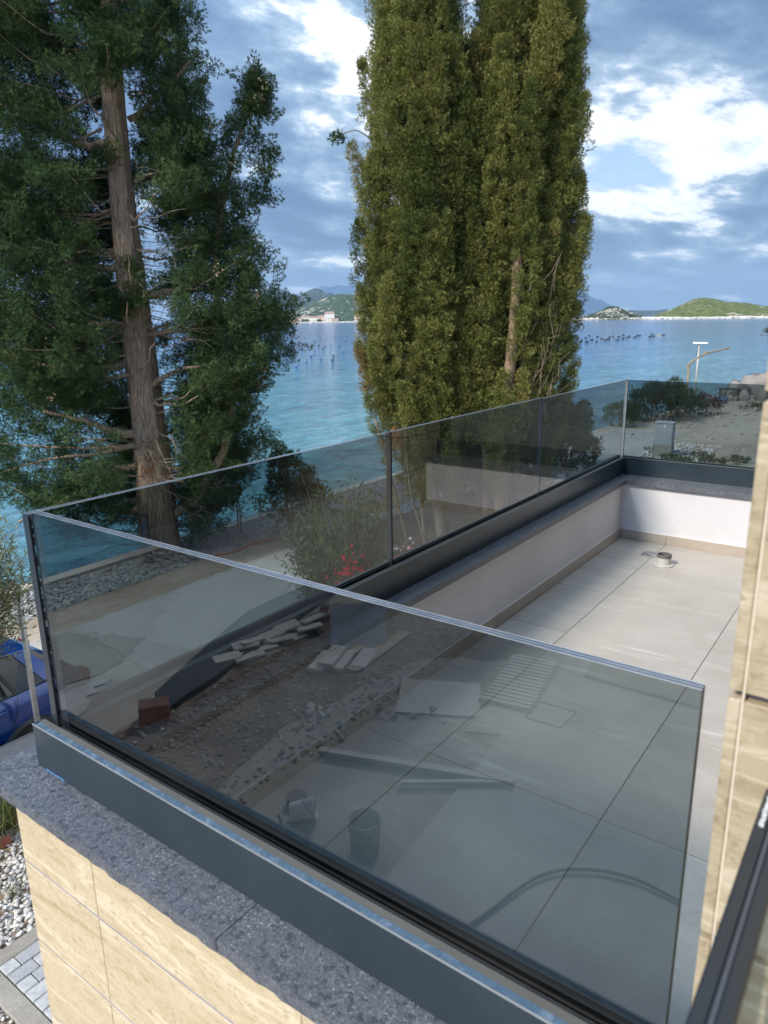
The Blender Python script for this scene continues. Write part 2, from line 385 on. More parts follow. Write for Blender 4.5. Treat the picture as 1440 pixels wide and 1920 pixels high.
col = a.mix(a.ramp(pat, [(0.40, (0.75,)*3), (0.50, (0,)*3)]), col, (0.014, 0.085, 0.16))
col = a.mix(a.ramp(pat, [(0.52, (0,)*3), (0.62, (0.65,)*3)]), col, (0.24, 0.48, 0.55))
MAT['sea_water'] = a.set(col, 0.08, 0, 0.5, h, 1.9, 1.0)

# hills
def hillmat(name, veg, rock, amount, sc):
    a = M(name); c = a.coord()
    n = a.noise(c, sc, 8, 0.66); m = a.noise(c, sc*5, 5, 0.6)
    col = a.ramp(m, [(0.35, tuple(x*0.6 for x in veg)), (0.65, tuple(x*1.3 for x in veg))])
    col = a.mix(a.ramp(a.math('ADD', a.math('MULTIPLY', n, 0.6), a.math('MULTIPLY', m, 0.4)), [(amount, (0,)*3), (amount+0.03, (1,)*3)]), col, rock)
    MAT[name] = a.set(col, 1.0, 0, 0.1, m, 3.0)
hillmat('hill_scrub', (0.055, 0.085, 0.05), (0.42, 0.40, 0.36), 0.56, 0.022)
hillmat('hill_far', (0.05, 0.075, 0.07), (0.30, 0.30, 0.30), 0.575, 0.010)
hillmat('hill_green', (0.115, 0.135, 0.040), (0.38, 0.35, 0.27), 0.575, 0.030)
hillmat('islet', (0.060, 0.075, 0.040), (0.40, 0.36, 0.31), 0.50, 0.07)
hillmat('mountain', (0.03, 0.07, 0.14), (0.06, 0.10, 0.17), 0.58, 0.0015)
simple('shore_rock', (0.62, 0.57, 0.50), 0.9, var=0.25, scale=0.15)

# odds and ends
simple('car_paint', (0.003, 0.040, 0.21), 0.16, 0.2, var=0.06)
MAT['car_paint'].node_tree.nodes['Principled BSDF'].inputs['Coat Weight'].default_value = 1.0
simple('car_plastic', (0.018, 0.019, 0.022), 0.5)
a = M('car_glass'); MAT['car_glass'] = a.set((0.006, 0.008, 0.010), 0.03, 0, 0.7)
simple('chrome', (0.6, 0.6, 0.62), 0.2, 1.0)
simple('tyre', (0.02, 0.02, 0.02), 0.85)
simple('alloy', (0.45, 0.46, 0.48), 0.35, 0.9)
simple('lamp_red', (0.16, 0.012, 0.012), 0.2)
simple('headlamp', (0.75, 0.78, 0.8), 0.08)
simple('galvanised', (0.52, 0.53, 0.51), 0.45, 0.55, var=0.2, scale=14)
simple('cabinet_grey', (0.33, 0.36, 0.38), 0.6, var=0.07)
simple('cabinet_base', (0.26, 0.25, 0.23), 0.8, var=0.12)
simple('white_mark', (0.78, 0.78, 0.76), 0.5)
simple('lamp_metal', (0.42, 0.40, 0.36), 0.5, 0.4)
simple('rusty_beam', (0.25, 0.195, 0.125), 0.75, 0.2, var=0.3)
simple('blue_plastic', (0.04, 0.09, 0.20), 0.5)
simple('black_plastic', (0.012, 0.012, 0.014), 0.45)
simple('buoy_black', (0.015, 0.02, 0.028), 0.6)
simple('buoy_blue', (0.012, 0.06, 0.26), 0.6)
simple('buoy_yellow', (0.75, 0.42, 0.03), 0.5)
simple('stainless', (0.60, 0.60, 0.59), 0.28, 0.9)
simple('pvc_grey', (0.50, 0.50, 0.48), 0.5)
simple('pvc_dark', (0.12, 0.12, 0.115), 0.6)
simple('clay_block', (0.34, 0.115, 0.070), 0.9, var=0.2, bump=0.004)
simple('clay_tile', (0.48, 0.20, 0.13), 0.9, var=0.25, bump=0.004)
simple('board_wood', (0.44, 0.36, 0.27), 0.85, var=0.25, scale=12)
simple('board_grey', (0.50, 0.50, 0.49), 0.75, var=0.12)
simple('pale_block', (0.62, 0.61, 0.58), 0.9, var=0.12)
simple('bucket_grey', (0.30, 0.30, 0.30), 0.75, var=0.35, scale=9)
simple('white_plastic', (0.68, 0.68, 0.66), 0.5)
simple('hose_black', (0.014, 0.014, 0.016), 0.5)
simple('rust_steel', (0.12, 0.11, 0.105), 0.6, 0.4)
simple('grey_sheet', (0.44, 0.46, 0.48), 0.5, var=0.08)
simple('wedge', (0.018, 0.03, 0.044), 0.55)
simple('house_wall', (0.80, 0.74, 0.64), 0.9)
simple('house_wall_pink', (0.72, 0.55, 0.44), 0.9)
simple('roof_tile', (0.36, 0.22, 0.17), 0.9)
simple('dark_window', (0.03, 0.035, 0.04), 0.2)
simple('frame_dark', (0.03, 0.033, 0.037), 0.4)
simple('twig_brown', (0.20, 0.145, 0.105), 0.9, var=.3)
simple('cone', (0.36, 0.25, 0.14), 0.8)
simple('red_hose', (0.50, 0.05, 0.04), 0.5)
simple('sticker_paper', (0.70, 0.73, 0.76), 0.6)

# ------------------------------------------------------------------ mesh helpers
class MB:
    """collects boxes, prisms, tubes and lathes into one mesh"""
    def __init__(s): s.v, s.f, s.mi = [], [], []
    def add(s, vs, fs, mi=0):
        o = len(s.v); s.v += [tuple(p) for p in vs]
        s.f += [tuple(i+o for i in f) for f in fs]; s.mi += [mi]*len(fs)
        return s
    def box(s, x0, x1, y0, y1, z0, z1, mi=0, bev=0.0):
        if bev > 0:
            b = bev
            # chamfered top and vertical edges: two rings plus inset top
            def ring(x0, x1, y0, y1, z): return [(x0+b, y0, z), (x1-b, y0, z), (x1, y0+b, z), (x1, y1-b, z), (x1-b, y1, z), (x0+b, y1, z), (x0, y1-b, z), (x0, y0+b, z)]
            v = ring(x0, x1, y0, y1, z0) + ring(x0, x1, y0, y1, z1-b) + ring(x0+b*.8, x1-b*.8, y0+b*.8, y1-b*.8, z1)
            f = [tuple(range(7, -1, -1)), tuple(range(16, 24))]
            for k in (0, 8):
                f += [(k+i, k+(i+1) % 8, k+8+(i+1) % 8, k+8+i) for i in range(8)]
            return s.add(v, f, mi)
        v = [(x0, y0, z0), (x1, y0, z0), (x1, y1, z0), (x0, y1, z0), (x0, y0, z1), (x1, y0, z1), (x1, y1, z1), (x0, y1, z1)]
        return s.add(v, [(3, 2, 1, 0), (4, 5, 6, 7), (0, 1, 5, 4), (1, 2, 6, 5), (2, 3, 7, 6), (3, 0, 4, 7)], mi)
    def prism(s, poly, z0, z1, mi=0):
        n = len(poly)
        v = [(x, y, z0) for x, y in poly] + [(x, y, z1) for x, y in poly]
        return s.add(v, [tuple(range(n-1, -1, -1)), tuple(range(n, 2*n))] + [(i, (i+1) % n, n+(i+1) % n, n+i) for i in range(n)], mi)
    def tube(s, pts, rad, seg=8, mi=0, cap=True):
        pts = [Vector(p) for p in pts]
        if not isinstance(rad, (list, tuple)): rad = [rad]*len(pts)
        o = len(s.v); prev = None
        for i, p in enumerate(pts):
            t = (pts[min(i+1, len(pts)-1)] - pts[max(i-1, 0)]).normalized()
            if prev is None:
                a = Vector((0, 0, 1)) if abs(t.z) < 0.9 else Vector((1, 0, 0))
                u = t.cross(a).normalized()
            else:
                u = (prev - t*prev.dot(t)).normalized()
            prev = u; w = t.cross(u)
            for k in range(seg):
                an = 2*math.pi*k/seg
                s.v.append(tuple(p + rad[i]*(math.cos(an)*u + math.sin(an)*w)))
        for i in range(len(pts)-1):
            for k in range(seg):
                a, b = o+i*seg+k, o+i*seg+(k+1) % seg
                s.f.append((a, b, b+seg, a+seg)); s.mi.append(mi)
        if cap:
            s.f.append(tuple(o+k for k in range(seg-1, -1, -1))); s.mi.append(mi)
            e = o+(len(pts)-1)*seg
            s.f.append(tuple(e+k for k in range(seg))); s.mi.append(mi)
        return s
    def lathe(s, prof, cx=0, cy=0, cz=0, seg=20, mi=0):
        o = len(s.v); n = len(prof)
        for (r_, z) in prof:
            for k in range(seg):
                an = 2*math.pi*k/seg
                s.v.append((cx+r_*math.cos(an), cy+r_*math.sin(an), cz+z))
        for i in range(n-1):
            for k in range(seg):
                a, b = o+i*seg+k, o+i*seg+(k+1) % seg
                s.f.append((a, b, b+seg, a+seg)); s.mi.append(mi)
        return s
    def xform(s, m):
        s.v = [tuple(m @ Vector(p)) for p in s.v]; return s
    def mesh(s, name, mats):
        me = bpy.data.meshes.new(name)
        me.from_pydata(s.v, [], s.f)
        for m in (mats if isinstance(mats, (list, tuple)) else [mats]): me.materials.append(MAT[m])
        me.polygons.foreach_set('material_index', s.mi)
        me.update()
        return me
    def build(s, name, mats, parent=None, smooth=False, loc=None):
        me = s.mesh(name, mats)
        if smooth: me.polygons.foreach_set('use_smooth', [True]*len(me.polygons))
        return link(name, me, parent, loc)

def link(name, me, parent=None, loc=None, rot=None):
    o = bpy.data.objects.new(name, me)
    COL.objects.link(o)
    if parent is not None: o.parent = parent
    if loc is not None: o.location = loc
    if rot is not None: o.rotation_euler = rot
    return o
def tag(o, label=None, cat=None, group=None, kind=None):
    for k, v in (('label', label), ('category', cat), ('group', group), ('kind', kind)):
        if v: o[k] = v
    return o
def thing(name, label, cat, loc=(0, 0, 0), group=None, rz=0.0):
    o = bpy.data.objects.new(name, None)
    o.empty_display_size = 0.2
    COL.objects.link(o); o.location = loc; o.rotation_euler = (0, 0, rz)
    return tag(o, label, cat, group)
def copy_tree(o, parent=None):
    c = o.copy(); COL.objects.link(c)
    if parent is not None: c.parent = parent
    for ch in list(o.children): copy_tree(ch, c)
    return c
def np_mesh(name, verts, faces, mats, tint=None, mat_idx=None, smooth=False):
    """verts (N,3), faces (M,k) arrays -> mesh, with a per-vertex float 'tint'"""
    me = bpy.data.meshes.new(name)
    k = faces.shape[1]
    me.vertices.add(len(verts)); me.loops.add(faces.size); me.polygons.add(len(faces))
    me.vertices.foreach_set('co', np.ascontiguousarray(verts, np.float32).ravel())
    me.polygons.foreach_set('loop_start', np.arange(0, faces.size, k, dtype=np.int32))
    me.loops.foreach_set('vertex_index', np.ascontiguousarray(faces, np.int32).ravel())
    if mat_idx is not None: me.polygons.foreach_set('material_index', mat_idx.astype(np.int32))
    if smooth: me.polygons.foreach_set('use_smooth', np.ones(len(faces), bool))
    if tint is not None:
        at = me.attributes.new('tint', 'FLOAT', 'POINT')
        at.data.foreach_set('value', np.ascontiguousarray(tint, np.float32))
    for m in (mats if isinstance(mats, (list, tuple)) else [mats]): me.materials.append(MAT[m])
    me.update(calc_edges=True)
    return me
def scatter(template_v, template_f, pos, fwd, scale, roll=None, rng=RNG, side=None):
    """place a template (x = forward) at each pos, pointing along fwd; returns verts, faces, index per vert"""
    n = len(pos)
    f = fwd/np.linalg.norm(fwd, axis=1, keepdims=True)
    h = rng.normal(size=(n, 3)) if side is None else side
    s = np.cross(f, h); s /= np.linalg.norm(s, axis=1, keepdims=True)+1e-9
    u = np.cross(s, f)
    tv = np.asarray(template_v, float)
    sc = np.broadcast_to(np.asarray(scale, float).reshape(-1, 1, 1), (n, 1, 1))
    v = pos[:, None, :] + sc*(tv[None, :, 0:1]*f[:, None, :] + tv[None, :, 1:2]*s[:, None, :] + tv[None, :, 2:3]*u[:, None, :])
    k = len(tv); tf = np.asarray(template_f)
    F = (tf[None] + (np.arange(n)*k)[:, None, None]).reshape(-1, tf.shape[1])
    return v.reshape(-1, 3), F, np.repeat(np.arange(n), k)
ICO_V = None
def ico():
    global ICO_V, ICO_F
    if ICO_V is None:
        t = (1+5**.5)/2
        v = np.array([(-1, t, 0), (1, t, 0), (-1, -t, 0), (1, -t, 0), (0, -1, t), (0, 1, t), (0, -1, -t), (0, 1, -t), (t, 0, -1), (t, 0, 1), (-t, 0, -1), (-t, 0, 1)], float)
        ICO_V = v/np.linalg.norm(v[0])
        ICO_F = np.array([(0, 11, 5), (0, 5, 1), (0, 1, 7), (0, 7, 10), (0, 10, 11), (1, 5, 9), (5, 11, 4), (11, 10, 2), (10, 7, 6), (7, 1, 8), (3, 9, 4), (3, 4, 2), (3, 2, 6), (3, 6, 8), (3, 8, 9), (4, 9, 5), (2, 4, 11), (6, 2, 10), (8, 6, 7), (9, 8, 1)])
    return ICO_V, ICO_F
def ico2():
    v, f = ico(); V = [tuple(p) for p in v]; cache = {}; F = []
    def mid(a, b):
        k = (min(a, b), max(a, b))
        if k not in cache:
            m = np.array(V[a])+np.array(V[b]); m /= np.linalg.norm(m); V.append(tuple(m)); cache[k] = len(V)-1
        return cache[k]
    for a, b, c in f:
        x, y, z = mid(a, b), mid(b, c), mid(c, a)
        F += [(a, x, z), (b, y, x), (c, z, y), (x, y, z)]
    return np.array(V), np.array(F)
def stone_bed(name, pts, size, mat, flat=0.6, seed=1, smooth=True, jitter=0.16, hi=False):
    rng = np.random.default_rng(seed)
    v, f = ico2() if hi else ico(); n = len(pts); k = len(v)
    q = rng.normal(size=(n, 4)); q /= np.linalg.norm(q, axis=1, keepdims=True)
    sc = size*rng.uniform(0.6, 1.35, (n, 1))*np.stack([rng.uniform(0.85, 1.3, n), rng.uniform(0.75, 1.05, n), rng.uniform(flat*0.8, flat*1.2, n)], 1)
    loc = v[None]*(1+rng.normal(0, jitter, (n, k, 1)))*sc[:, None, :]
    az = rng.uniform(0, 6.28, n); tl = rng.normal(0, 0.35, n)
    ca, sa, ct, st = np.cos(az), np.sin(az), np.cos(tl), np.sin(tl)
    x = loc[..., 0]*ct[:, None] - loc[..., 2]*st[:, None]; z = loc[..., 0]*st[:, None] + loc[..., 2]*ct[:, None]; y = loc[..., 1]
    V = np.stack([x*ca[:, None]-y*sa[:, None], x*sa[:, None]+y*ca[:, None], z], -1) + pts[:, None, :]
    F = (f[None]+(np.arange(n)*k)[:, None, None]).reshape(-1, 3)
    me = np_mesh(name, V.reshape(-1, 3), F, mat, np.repeat(rng.uniform(0, 1, n), k), smooth=smooth)
    return me
# ------------------------------------------------------------------ sea, land, hills
def sheet(name, poly, z, mat, label=None, kind='structure'):
    me = bpy.data.meshes.new(name)
    me.from_pydata([(x, y, z) for x, y in poly], [], [tuple(range(len(poly)))])
    me.materials.append(MAT[mat])
    return tag(link(name, me), label, None, None, kind)
def rect(x0, x1, y0, y1): return [(x0, y0), (x1, y0), (x1, y1), (x0, y1)]
def wavy(poly, step, amp, seed):
    """the same outline with an uneven edge"""
    rng = np.random.default_rng(seed); out = []
    for (a, b) in zip(poly, poly[1:]+poly[:1]):
        d = math.dist(a, b); n = max(1, int(d/step))
        nx, ny = -(b[1]-a[1])/d, (b[0]-a[0])/d
        for i in range(n):
            t = i/n; k = rng.normal(0, amp) if i else 0
            out.append((a[0]+(b[0]-a[0])*t+nx*k, a[1]+(b[1]-a[1])*t+ny*k))
    return out

SEA_Z = -1.2
sheet('sea', rect(-12000, 12000, -12000, 12000), SEA_Z, 'sea_water', 'rippled sea, turquoise near the shore and bluer farther out')
LAND = [(-90, -60), (80, -60), (74, -10), (62, 3.5), (55, 9.3), (48, 10.3), (40, 10.6), (33, 11.4), (29, 11.6), (26.5, 13.3), (-90, 13.3)]
mb = MB(); mb.prism(LAND, -1.6, 0.0)
tag(mb.build('ground', 'dirt'), 'bare brown ground running along the shore', None, None, 'structure')
mb = MB(); mb.prism(wavy(rect(-90, 25.5, 13.32, 13.62), 0.6, 0.015, 3), -1.7, 0.07)
tag(mb.build('sea_wall', 'seawall'), 'pale concrete edge between the gravel strip and the sea', None, None, 'structure')
sheet('gravel_base', rect(-40, 25, 11.95, 13.30), 0.004, 'kerb_concrete', 'grey bed under the loose stones by the sea')
sheet('road', wavy(rect(-90, 28, 7.55, 11.05), 0.5, 0.03, 5), 0.004, 'road_concrete', 'dusty concrete road between the house and the sea')
sheet('hardstand', wavy(rect(24.5, 33, 7.9, 11.1), 0.6, 0.08, 6), 0.008, 'grey_hardstand', 'grey compacted patch at the far end of the road')
sheet('sandy_ground', wavy([(27.5, 7.3), (28.5, 11.3), (33, 11.2), (40, 10.4), (48, 10.1), (54, 9.0), (60, 3), (70, -12), (70, -40), (28, -40)], 0.8, 0.10, 8), 0.004, 'sand', 'tan sandy open ground beyond the house')
sheet('garden_soil', wavy(rect(0.6, 22, 1.75, 7.2), 0.4, 0.04, 9), 0.004, 'soil', 'dark garden soil below the balcony')
sheet('building_plot', wavy(rect(-11, -1.2, 3.62, 7.5), 0.35, 0.07, 10), 0.006, 'soil', 'brown churned soil on the unfinished plot')
sheet('dusty_slab', wavy([(-3.2, 2.9), (-6.2, 3.1), (-7.6, 4.2), (-6.8, 5.5), (-4.2, 5.9), (-1.6, 5.4), (-1.2, 3.2)], 0.3, 0.05, 12), 0.011, 'dusty_concrete', 'dusty concrete with plaster spills on the plot')
mb = MB(); mb.prism([(-0.4, 0.15), (0.4, 1.4), (0.4, 3.0), (-2.66, 3.30), (-5.61, 3.54), (-5.42, 3.96), (-8.4, 4.1), (-12, 4.1), (-12, -1.6), (-0.4, -1.6)], 0.0, 0.035)
tag(mb.build('terrace_slab', 'slab_concrete'), 'light grey concrete slab of the unfinished terrace', None, None, 'structure')
# sun and shade on the road, painted as paler and darker sheets
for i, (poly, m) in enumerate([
    ([(-5.0, 8.45), (-4.9, 9.6), (-6.7, 11.0), (-16, 11.0), (-16, 8.3), (-8.1, 8.35)], 'painted_sun_concrete'),
    ([(-0.8, 10.2), (-2.5, 10.35), (-4.4, 9.75), (-4.2, 9.2), (-2.6, 9.35), (-0.7, 9.55)], 'painted_shade_concrete'),
    ([(-4.95, 9.65), (-4.3, 10.9), (-1.0, 11.0), (3.2, 11.02), (3.2, 9.3), (0.2, 8.9), (-2.2, 9.3), (-3.9, 9.15)], 'painted_shade_concrete'),
    ([(-2.9, 8.3), (-3.7, 8.9), (-2.2, 9.2), (0.0, 8.8), (-1.0, 8.25)], 'painted_sun_concrete'),
    ([(-0.3, 8.9), (-1.0, 9.2), (-0.7, 9.75), (0.1, 9.7)], 'painted_sun_concrete'),
    ([(5.8, 8.2), (10.2, 8.1), (10.4, 10.9), (6.0, 10.95)], 'painted_sun_concrete')]):
    sheet('road_light_patch', wavy(poly, 0.12, 0.05, 20+i), 0.008+0.004*i, m, 'painted patch of light and shade on the concrete road')
sheet('painted_shade_soil', wavy([(10.6, 6.0), (13.2, 4.6), (18.5, 5.6), (20.5, 9.0), (17.5, 10.6), (12.0, 10.4), (10.4, 8.6)], 0.3, 0.09, 33), 0.030, 'painted_shade_soil', 'dark ground painted as tree shade under the columnar cypresses')  # shade under the cypresses, painted as a dark soil sheet
ridge_rng = np.random.default_rng(5)
def hill(name, prof, D, depth, mat, label, foot=-1.4, rough=0.08, n=150, m=26, seed=0, back=1.6):
    """a ridge seen from the shore: prof = (bearing in degrees from the x axis, height/distance), D = distance of the near shore"""
    rng = np.random.default_rng(seed)
    b = np.array([p[0] for p in prof]); e = np.array([p[1] for p in prof])
    o = np.argsort(b); B = np.linspace(b.min(), b.max(), n); E = np.interp(B, b[o], e[o])
    ker = np.exp(-np.linspace(-2, 2, 7)**2); ker /= ker.sum()
    E = np.convolve(np.pad(E, 3, 'edge'), ker, 'valid')
    Dr = D+depth
    H = 5+E*Dr
    amp = rough*max(1.0, H.max())
    noise = sum(np.interp(np.linspace(0, 1, n*m), np.linspace(0, 1, k), rng.normal(0, 1, k)) for k in (3,))*0
    V = np.zeros((n, m, 3)); T = np.linspace(0, 1+back, m)
    grid = rng.normal(0, 1, (n, m))
    for _ in range(3):
        grid = (grid + np.roll(grid, 2, 0) + np.roll(grid, -2, 0) + np.roll(grid, 3, 0) + np.roll(grid, -3, 0))/2.6
        grid = (grid + np.roll(grid, 1, 0) + np.roll(grid, -1, 0) + np.roll(grid, 1, 1) + np.roll(grid, -1, 1))/3.2
    for j, t in enumerate(T):
        s = math.sin(min(t, 1)*math.pi/2)**0.85 if t <= 1 else math.cos((t-1)/back*math.pi/2)
        d = D+depth*t
        a = np.radians(B)
        wob = 1.0
        z = foot+(H-foot)*s
        z = np.where(H > foot, z, foot-3) + grid[:, j]*amp*min(1, 3*t)*max(0.0, 1-abs(t-1)*0.6)*0.6
        z = np.minimum(z, foot+(H-foot)*max(s, 0.02)+amp*0.8)
        V[:, j, 0] = np.cos(a)*d*wob; V[:, j, 1] = np.sin(a)*d*wob; V[:, j, 2] = z
    i, j = np.meshgrid(np.arange(n-1), np.arange(m-1), indexing='ij')
    q = (i*m+j).ravel()
    F = np.stack([q, q+1, q+m+1, q+m], 1)[:, ::-1]
    me = np_mesh(name, V.reshape(-1, 3), F, mat, smooth=True)
    return tag(link(name, me), label, None, None, 'structure')
P_A = [(48.5, 0.0), (47.3, 0.004), (44.91, 0.0090), (42.41, 0.014), (41.88, 0.0179), (41.07, 0.0231), (39.48, 0.0309), (38.72, 0.0301), (37.54, 0.0298), (35.2, 0.0238), (32.78, 0.0075), (31.15, -0.0046)]
P_B = [(49, 0.02), (47.2, 0.0277), (45.21, 0.0374), (44.21, 0.0405), (43.24, 0.0344), (42.61, 0.0295), (41.96, 0.0348), (41.31, 0.0397), (40.83, 0.0393), (40.24, 0.0351), (39.64, 0.0303), (38.44, 0.0219), (36.84, 0.0051)]
P_M = [(42.9, 0.015), (42.2, 0.0268), (41.3, 0.036), (40.85, 0.0435), (40.6, 0.0442), (39.62, 0.0434), (38.42, 0.0414), (37.21, 0.0418), (35.2, 0.0332), (32.78, 0.0143)]
P_I = [(22.81, -0.0066), (21.48, -0.0036), (20.54, 0.0008), (19.99, 0.0046), (19.44, 0.0071), (19.07, 0.0082), (18.51, 0.0068), (17.94, 0.0027), (17.19, -0.0014), (16.37, -0.0068)]
P_G = [(16.99, -0.006), (16.11, -0.001), (15.07, 0.0051), (14.23, 0.0124), (13.56, 0.0172), (13.04, 0.0179), (12.36, 0.0167), (11.66, 0.0133), (10.66, 0.0117), (9.01, 0.0086), (7.71, 0.0046), (5.81, -0.0032), (4.57, -0.0082)]
P_U = [(25.66, 0.0488), (23.33, 0.0445), (21.59, 0.032), (21.16, 0.0286), (20.61, 0.0218), (20.3, 0.0191), (19.93, 0.019), (19.47, 0.0149), (18.39, 0.0048), (17.74, -0.0013)]
P_L = [(20.4, 0.0), (19.79, 0.0016), (18.69, 0.0042), (17.77, 0.0056), (16.67, 0.0043), (15.96, 0.0047), (15.43, 0.0058), (13.64, -0.0011)]
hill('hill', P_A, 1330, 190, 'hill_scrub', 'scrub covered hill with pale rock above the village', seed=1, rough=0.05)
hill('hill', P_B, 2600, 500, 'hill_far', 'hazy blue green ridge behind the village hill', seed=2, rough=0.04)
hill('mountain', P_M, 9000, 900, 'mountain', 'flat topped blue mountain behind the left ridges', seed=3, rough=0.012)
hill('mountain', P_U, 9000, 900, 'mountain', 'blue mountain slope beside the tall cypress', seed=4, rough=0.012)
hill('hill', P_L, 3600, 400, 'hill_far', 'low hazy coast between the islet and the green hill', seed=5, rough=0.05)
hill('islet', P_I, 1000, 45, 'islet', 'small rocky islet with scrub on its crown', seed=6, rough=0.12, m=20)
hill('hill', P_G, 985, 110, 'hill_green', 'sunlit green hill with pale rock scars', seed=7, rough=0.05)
# pale shore bands
for b0, b1, D, h, lab in [(32.2, 43.2, 1326, 1.4, 'pale shore under the village hill'), (16.9, 22.0, 1003, 1.1, 'tan rock shore of the islet'), (5.2, 16.9, 982, 1.0, 'white stony shore under the green hill')]:
    mb = MB(); rng = np.random.default_rng(int(D)); B = np.radians(np.linspace(b0, b1, 70))
    pts = [(math.cos(t)*(D+rng.normal(0, 1.5)), math.sin(t)*(D+rng.normal(0, 1.5)), h*rng.uniform(0.5, 1.15)) for t in B]
    for (p, q) in zip(pts, pts[1:]):
        w = 1.02
        mb.add([(p[0], p[1], -1.5), (q[0], q[1], -1.5), (q[0], q[1], q[2]-1.2+0.9), (p[0], p[1], p[2]-1.2+0.9), (p[0]*w, p[1]*w, 1.2+p[2]), (q[0]*w, q[1]*w, 1.2+q[2])], [(1, 0, 3, 2), (2, 3, 4, 5)])
    tag(mb.build('shore', 'shore_rock'), lab, None, None, 'structure')
def far_bushes(name, bear, D0, D1, zf, n, size, mat, label, seed):
    rng = np.random.default_rng(seed)
    a = np.radians(rng.uniform(*bear, n)); d = rng.uniform(D0, D1, n)
    P = np.stack([np.cos(a)*d, np.sin(a)*d, [zf(math.degrees(x), y) for x, y in zip(a, d)]], 1)
    me = stone_bed(name, P, size, mat, 0.9, seed)
    tag(link(name, me), label, None, None, 'stuff')
def zI(b, d): return max(-1, 5+np.interp(b, [p[0] for p in P_I[::-1]], [p[1] for p in P_I[::-1]])*1045)
far_bushes('scrub', (16.9, 21.6), 1012, 1046, lambda b, d: -1.2+(zI(b, d)+1.2)*math.sin(min(1, (d-1000)/45)*math.pi/2)**.85, 170, 1.5, 'leaf_scrub', 'dark scrub dotted over the rocky islet', 3)
far_bushes('scrub', (18.7, 19.6), 1036, 1046, lambda b, d: zI(b, d)+0.8, 22, 2.3, 'leaf_scrub', 'taller trees on the crown of the islet', 4)
far_bushes('shore_trees', (37.0, 42.8), 1336, 1352, lambda b, d: 2.0, 60, 4.2, 'leaf_scrub', 'dark trees along the village shore', 5)

# houses of the village across the water
def far_house(b, D, w, dp, h, roofh, wallm, label, z0=0.2, wins=0):
    t = thing('village_house', label, 'house', (math.cos(R(b))*D, math.sin(R(b))*D, z0), 'houses of the village across the water', R(b))
    mb = MB(); mb.box(-dp/2, dp/2, -w/2, w/2, -2, h); mb.build('wall', wallm, t)
    mb = MB(); e = 0.5
    mb.add([(-dp/2-e, -w/2-e, h), (dp/2+e, -w/2-e, h), (dp/2+e, w/2+e, h), (-dp/2-e, w/2+e, h), (0, -w/2+1, h+roofh), (0, w/2-1, h+roofh)], [(3, 2, 1, 0), (0, 1, 4), (2, 3, 5), (1, 2, 5, 4), (3, 0, 4, 5)])
    mb.build('roof', 'roof_tile', t)
    wm = MB(); wm.box(-0.06, 0.06, -0.7, 0.7, -0.9, 0.9); me = wm.mesh('window', 'dark_window')
    for k in range(wins):
        r_, c_ = divmod(k, 4)
        link('window', me, t, (-dp/2-0.02, -w/2+w*(c_+0.5)/4, 1.9+r_*3.0))
for args in [(42.62, 1336, 14, 10, 6.5, 2.6, 'house_wall_pink', 'pinkish house at the left end of the village shore', 0.2, 4), (42.0, 1352, 16, 10, 7.5, 2.6, 'house_wall', 'cream house behind the dark shore trees', 2.0, 4),
             (41.35, 1340, 18, 10, 6.5, 2.4, 'house_wall', 'long low cream house in the middle of the village', 1.5, 4), (40.75, 1345, 16, 11, 8.0, 2.6, 'house_wall_pink', 'pinkish house left of the tallest village house', 1.5, 4),
             (40.18, 1340, 17, 12, 13.5, 3.2, 'house_wall', 'tallest white house of the village under a red roof', 1.5, 8), (39.75, 1334, 12, 9, 4.5, 2.2, 'house_wall_pink', 'small pinkish house right of the tallest one', 0.2, 4),
             (37.95, 1338, 17, 10, 8.5, 2.6, 'house_wall_pink', 'pinkish house beside the left edge of the cypress', 1.2, 4), (37.45, 1334, 12, 9, 6.0, 2.2, 'house_wall', 'low cream house partly behind the cypress', 0.2, 4)]:
    far_house(*args)

# ------------------------------------------------------------------ balcony
FZ = CAM_Z-1.456                       # balcony floor
CT, CB = CAM_Z-1.049, CAM_Z-1.080      # coping top and bottom
CH = CAM_Z-0.935                       # channel top
GT = CAM_Z-0.412                       # glass top
def tile_mesh(name, lx, ly, lz, mat, bev=0.0015):
    mb = MB(); mb.box(-lx/2, lx/2, -ly/2, ly/2, 0, lz, 0, bev); return mb.mesh(name, mat)

mb = MB(); mb.box(0.864, 4.724, -2.6, 1.494, FZ-0.34, FZ-0.0016)
floor = tag(mb.build('balcony_floor', 'floor_grout'), 'grey tiled floor of the balcony', None, None, 'structure')
XS = [0.866, 1.266, 1.868, 2.470, 3.072, 3.674, 4.276, 4.716]
YS = [-1.222, -0.620, -0.018, 0.584, 1.186, 1.486]
cache = {}
g = 0.0032
for i in range(len(XS)-1):
    for j in range(len(YS)-1):
        lx, ly = round(XS[i+1]-XS[i]-g*1.25, 4), round(YS[j+1]-YS[j]-g, 4)
        if (lx, ly) not in cache: cache[lx, ly] = tile_mesh('floor_tile', lx, ly, 0.0085, 'floor_tile', 0.0008)
        link('floor_tile', cache[lx, ly], floor, ((XS[i]+XS[i+1])/2, (YS[j]+YS[j+1])/2, FZ-0.0085+random.uniform(-.0004, .0004)))

par = thing('parapet_wall', 'balcony parapet of tan stone outside and white plaster inside, capped with dark granite', 'wall')
mb = MB()
mb.box(0.6658, 0.862, 0.10, 1.555, 0, CB); mb.build('front_wall', 'mortar', par)
mb = MB(); mb.box(0.863, 4.727, 1.497, 1.555, 0, CB); mb.build('plaster_wall', 'plaster', par)
mb = MB(); mb.box(4.7272, 5.0, 0.10, 1.555, 0, CB-0.0005); mb.build('plaster_wall', 'plaster', par)
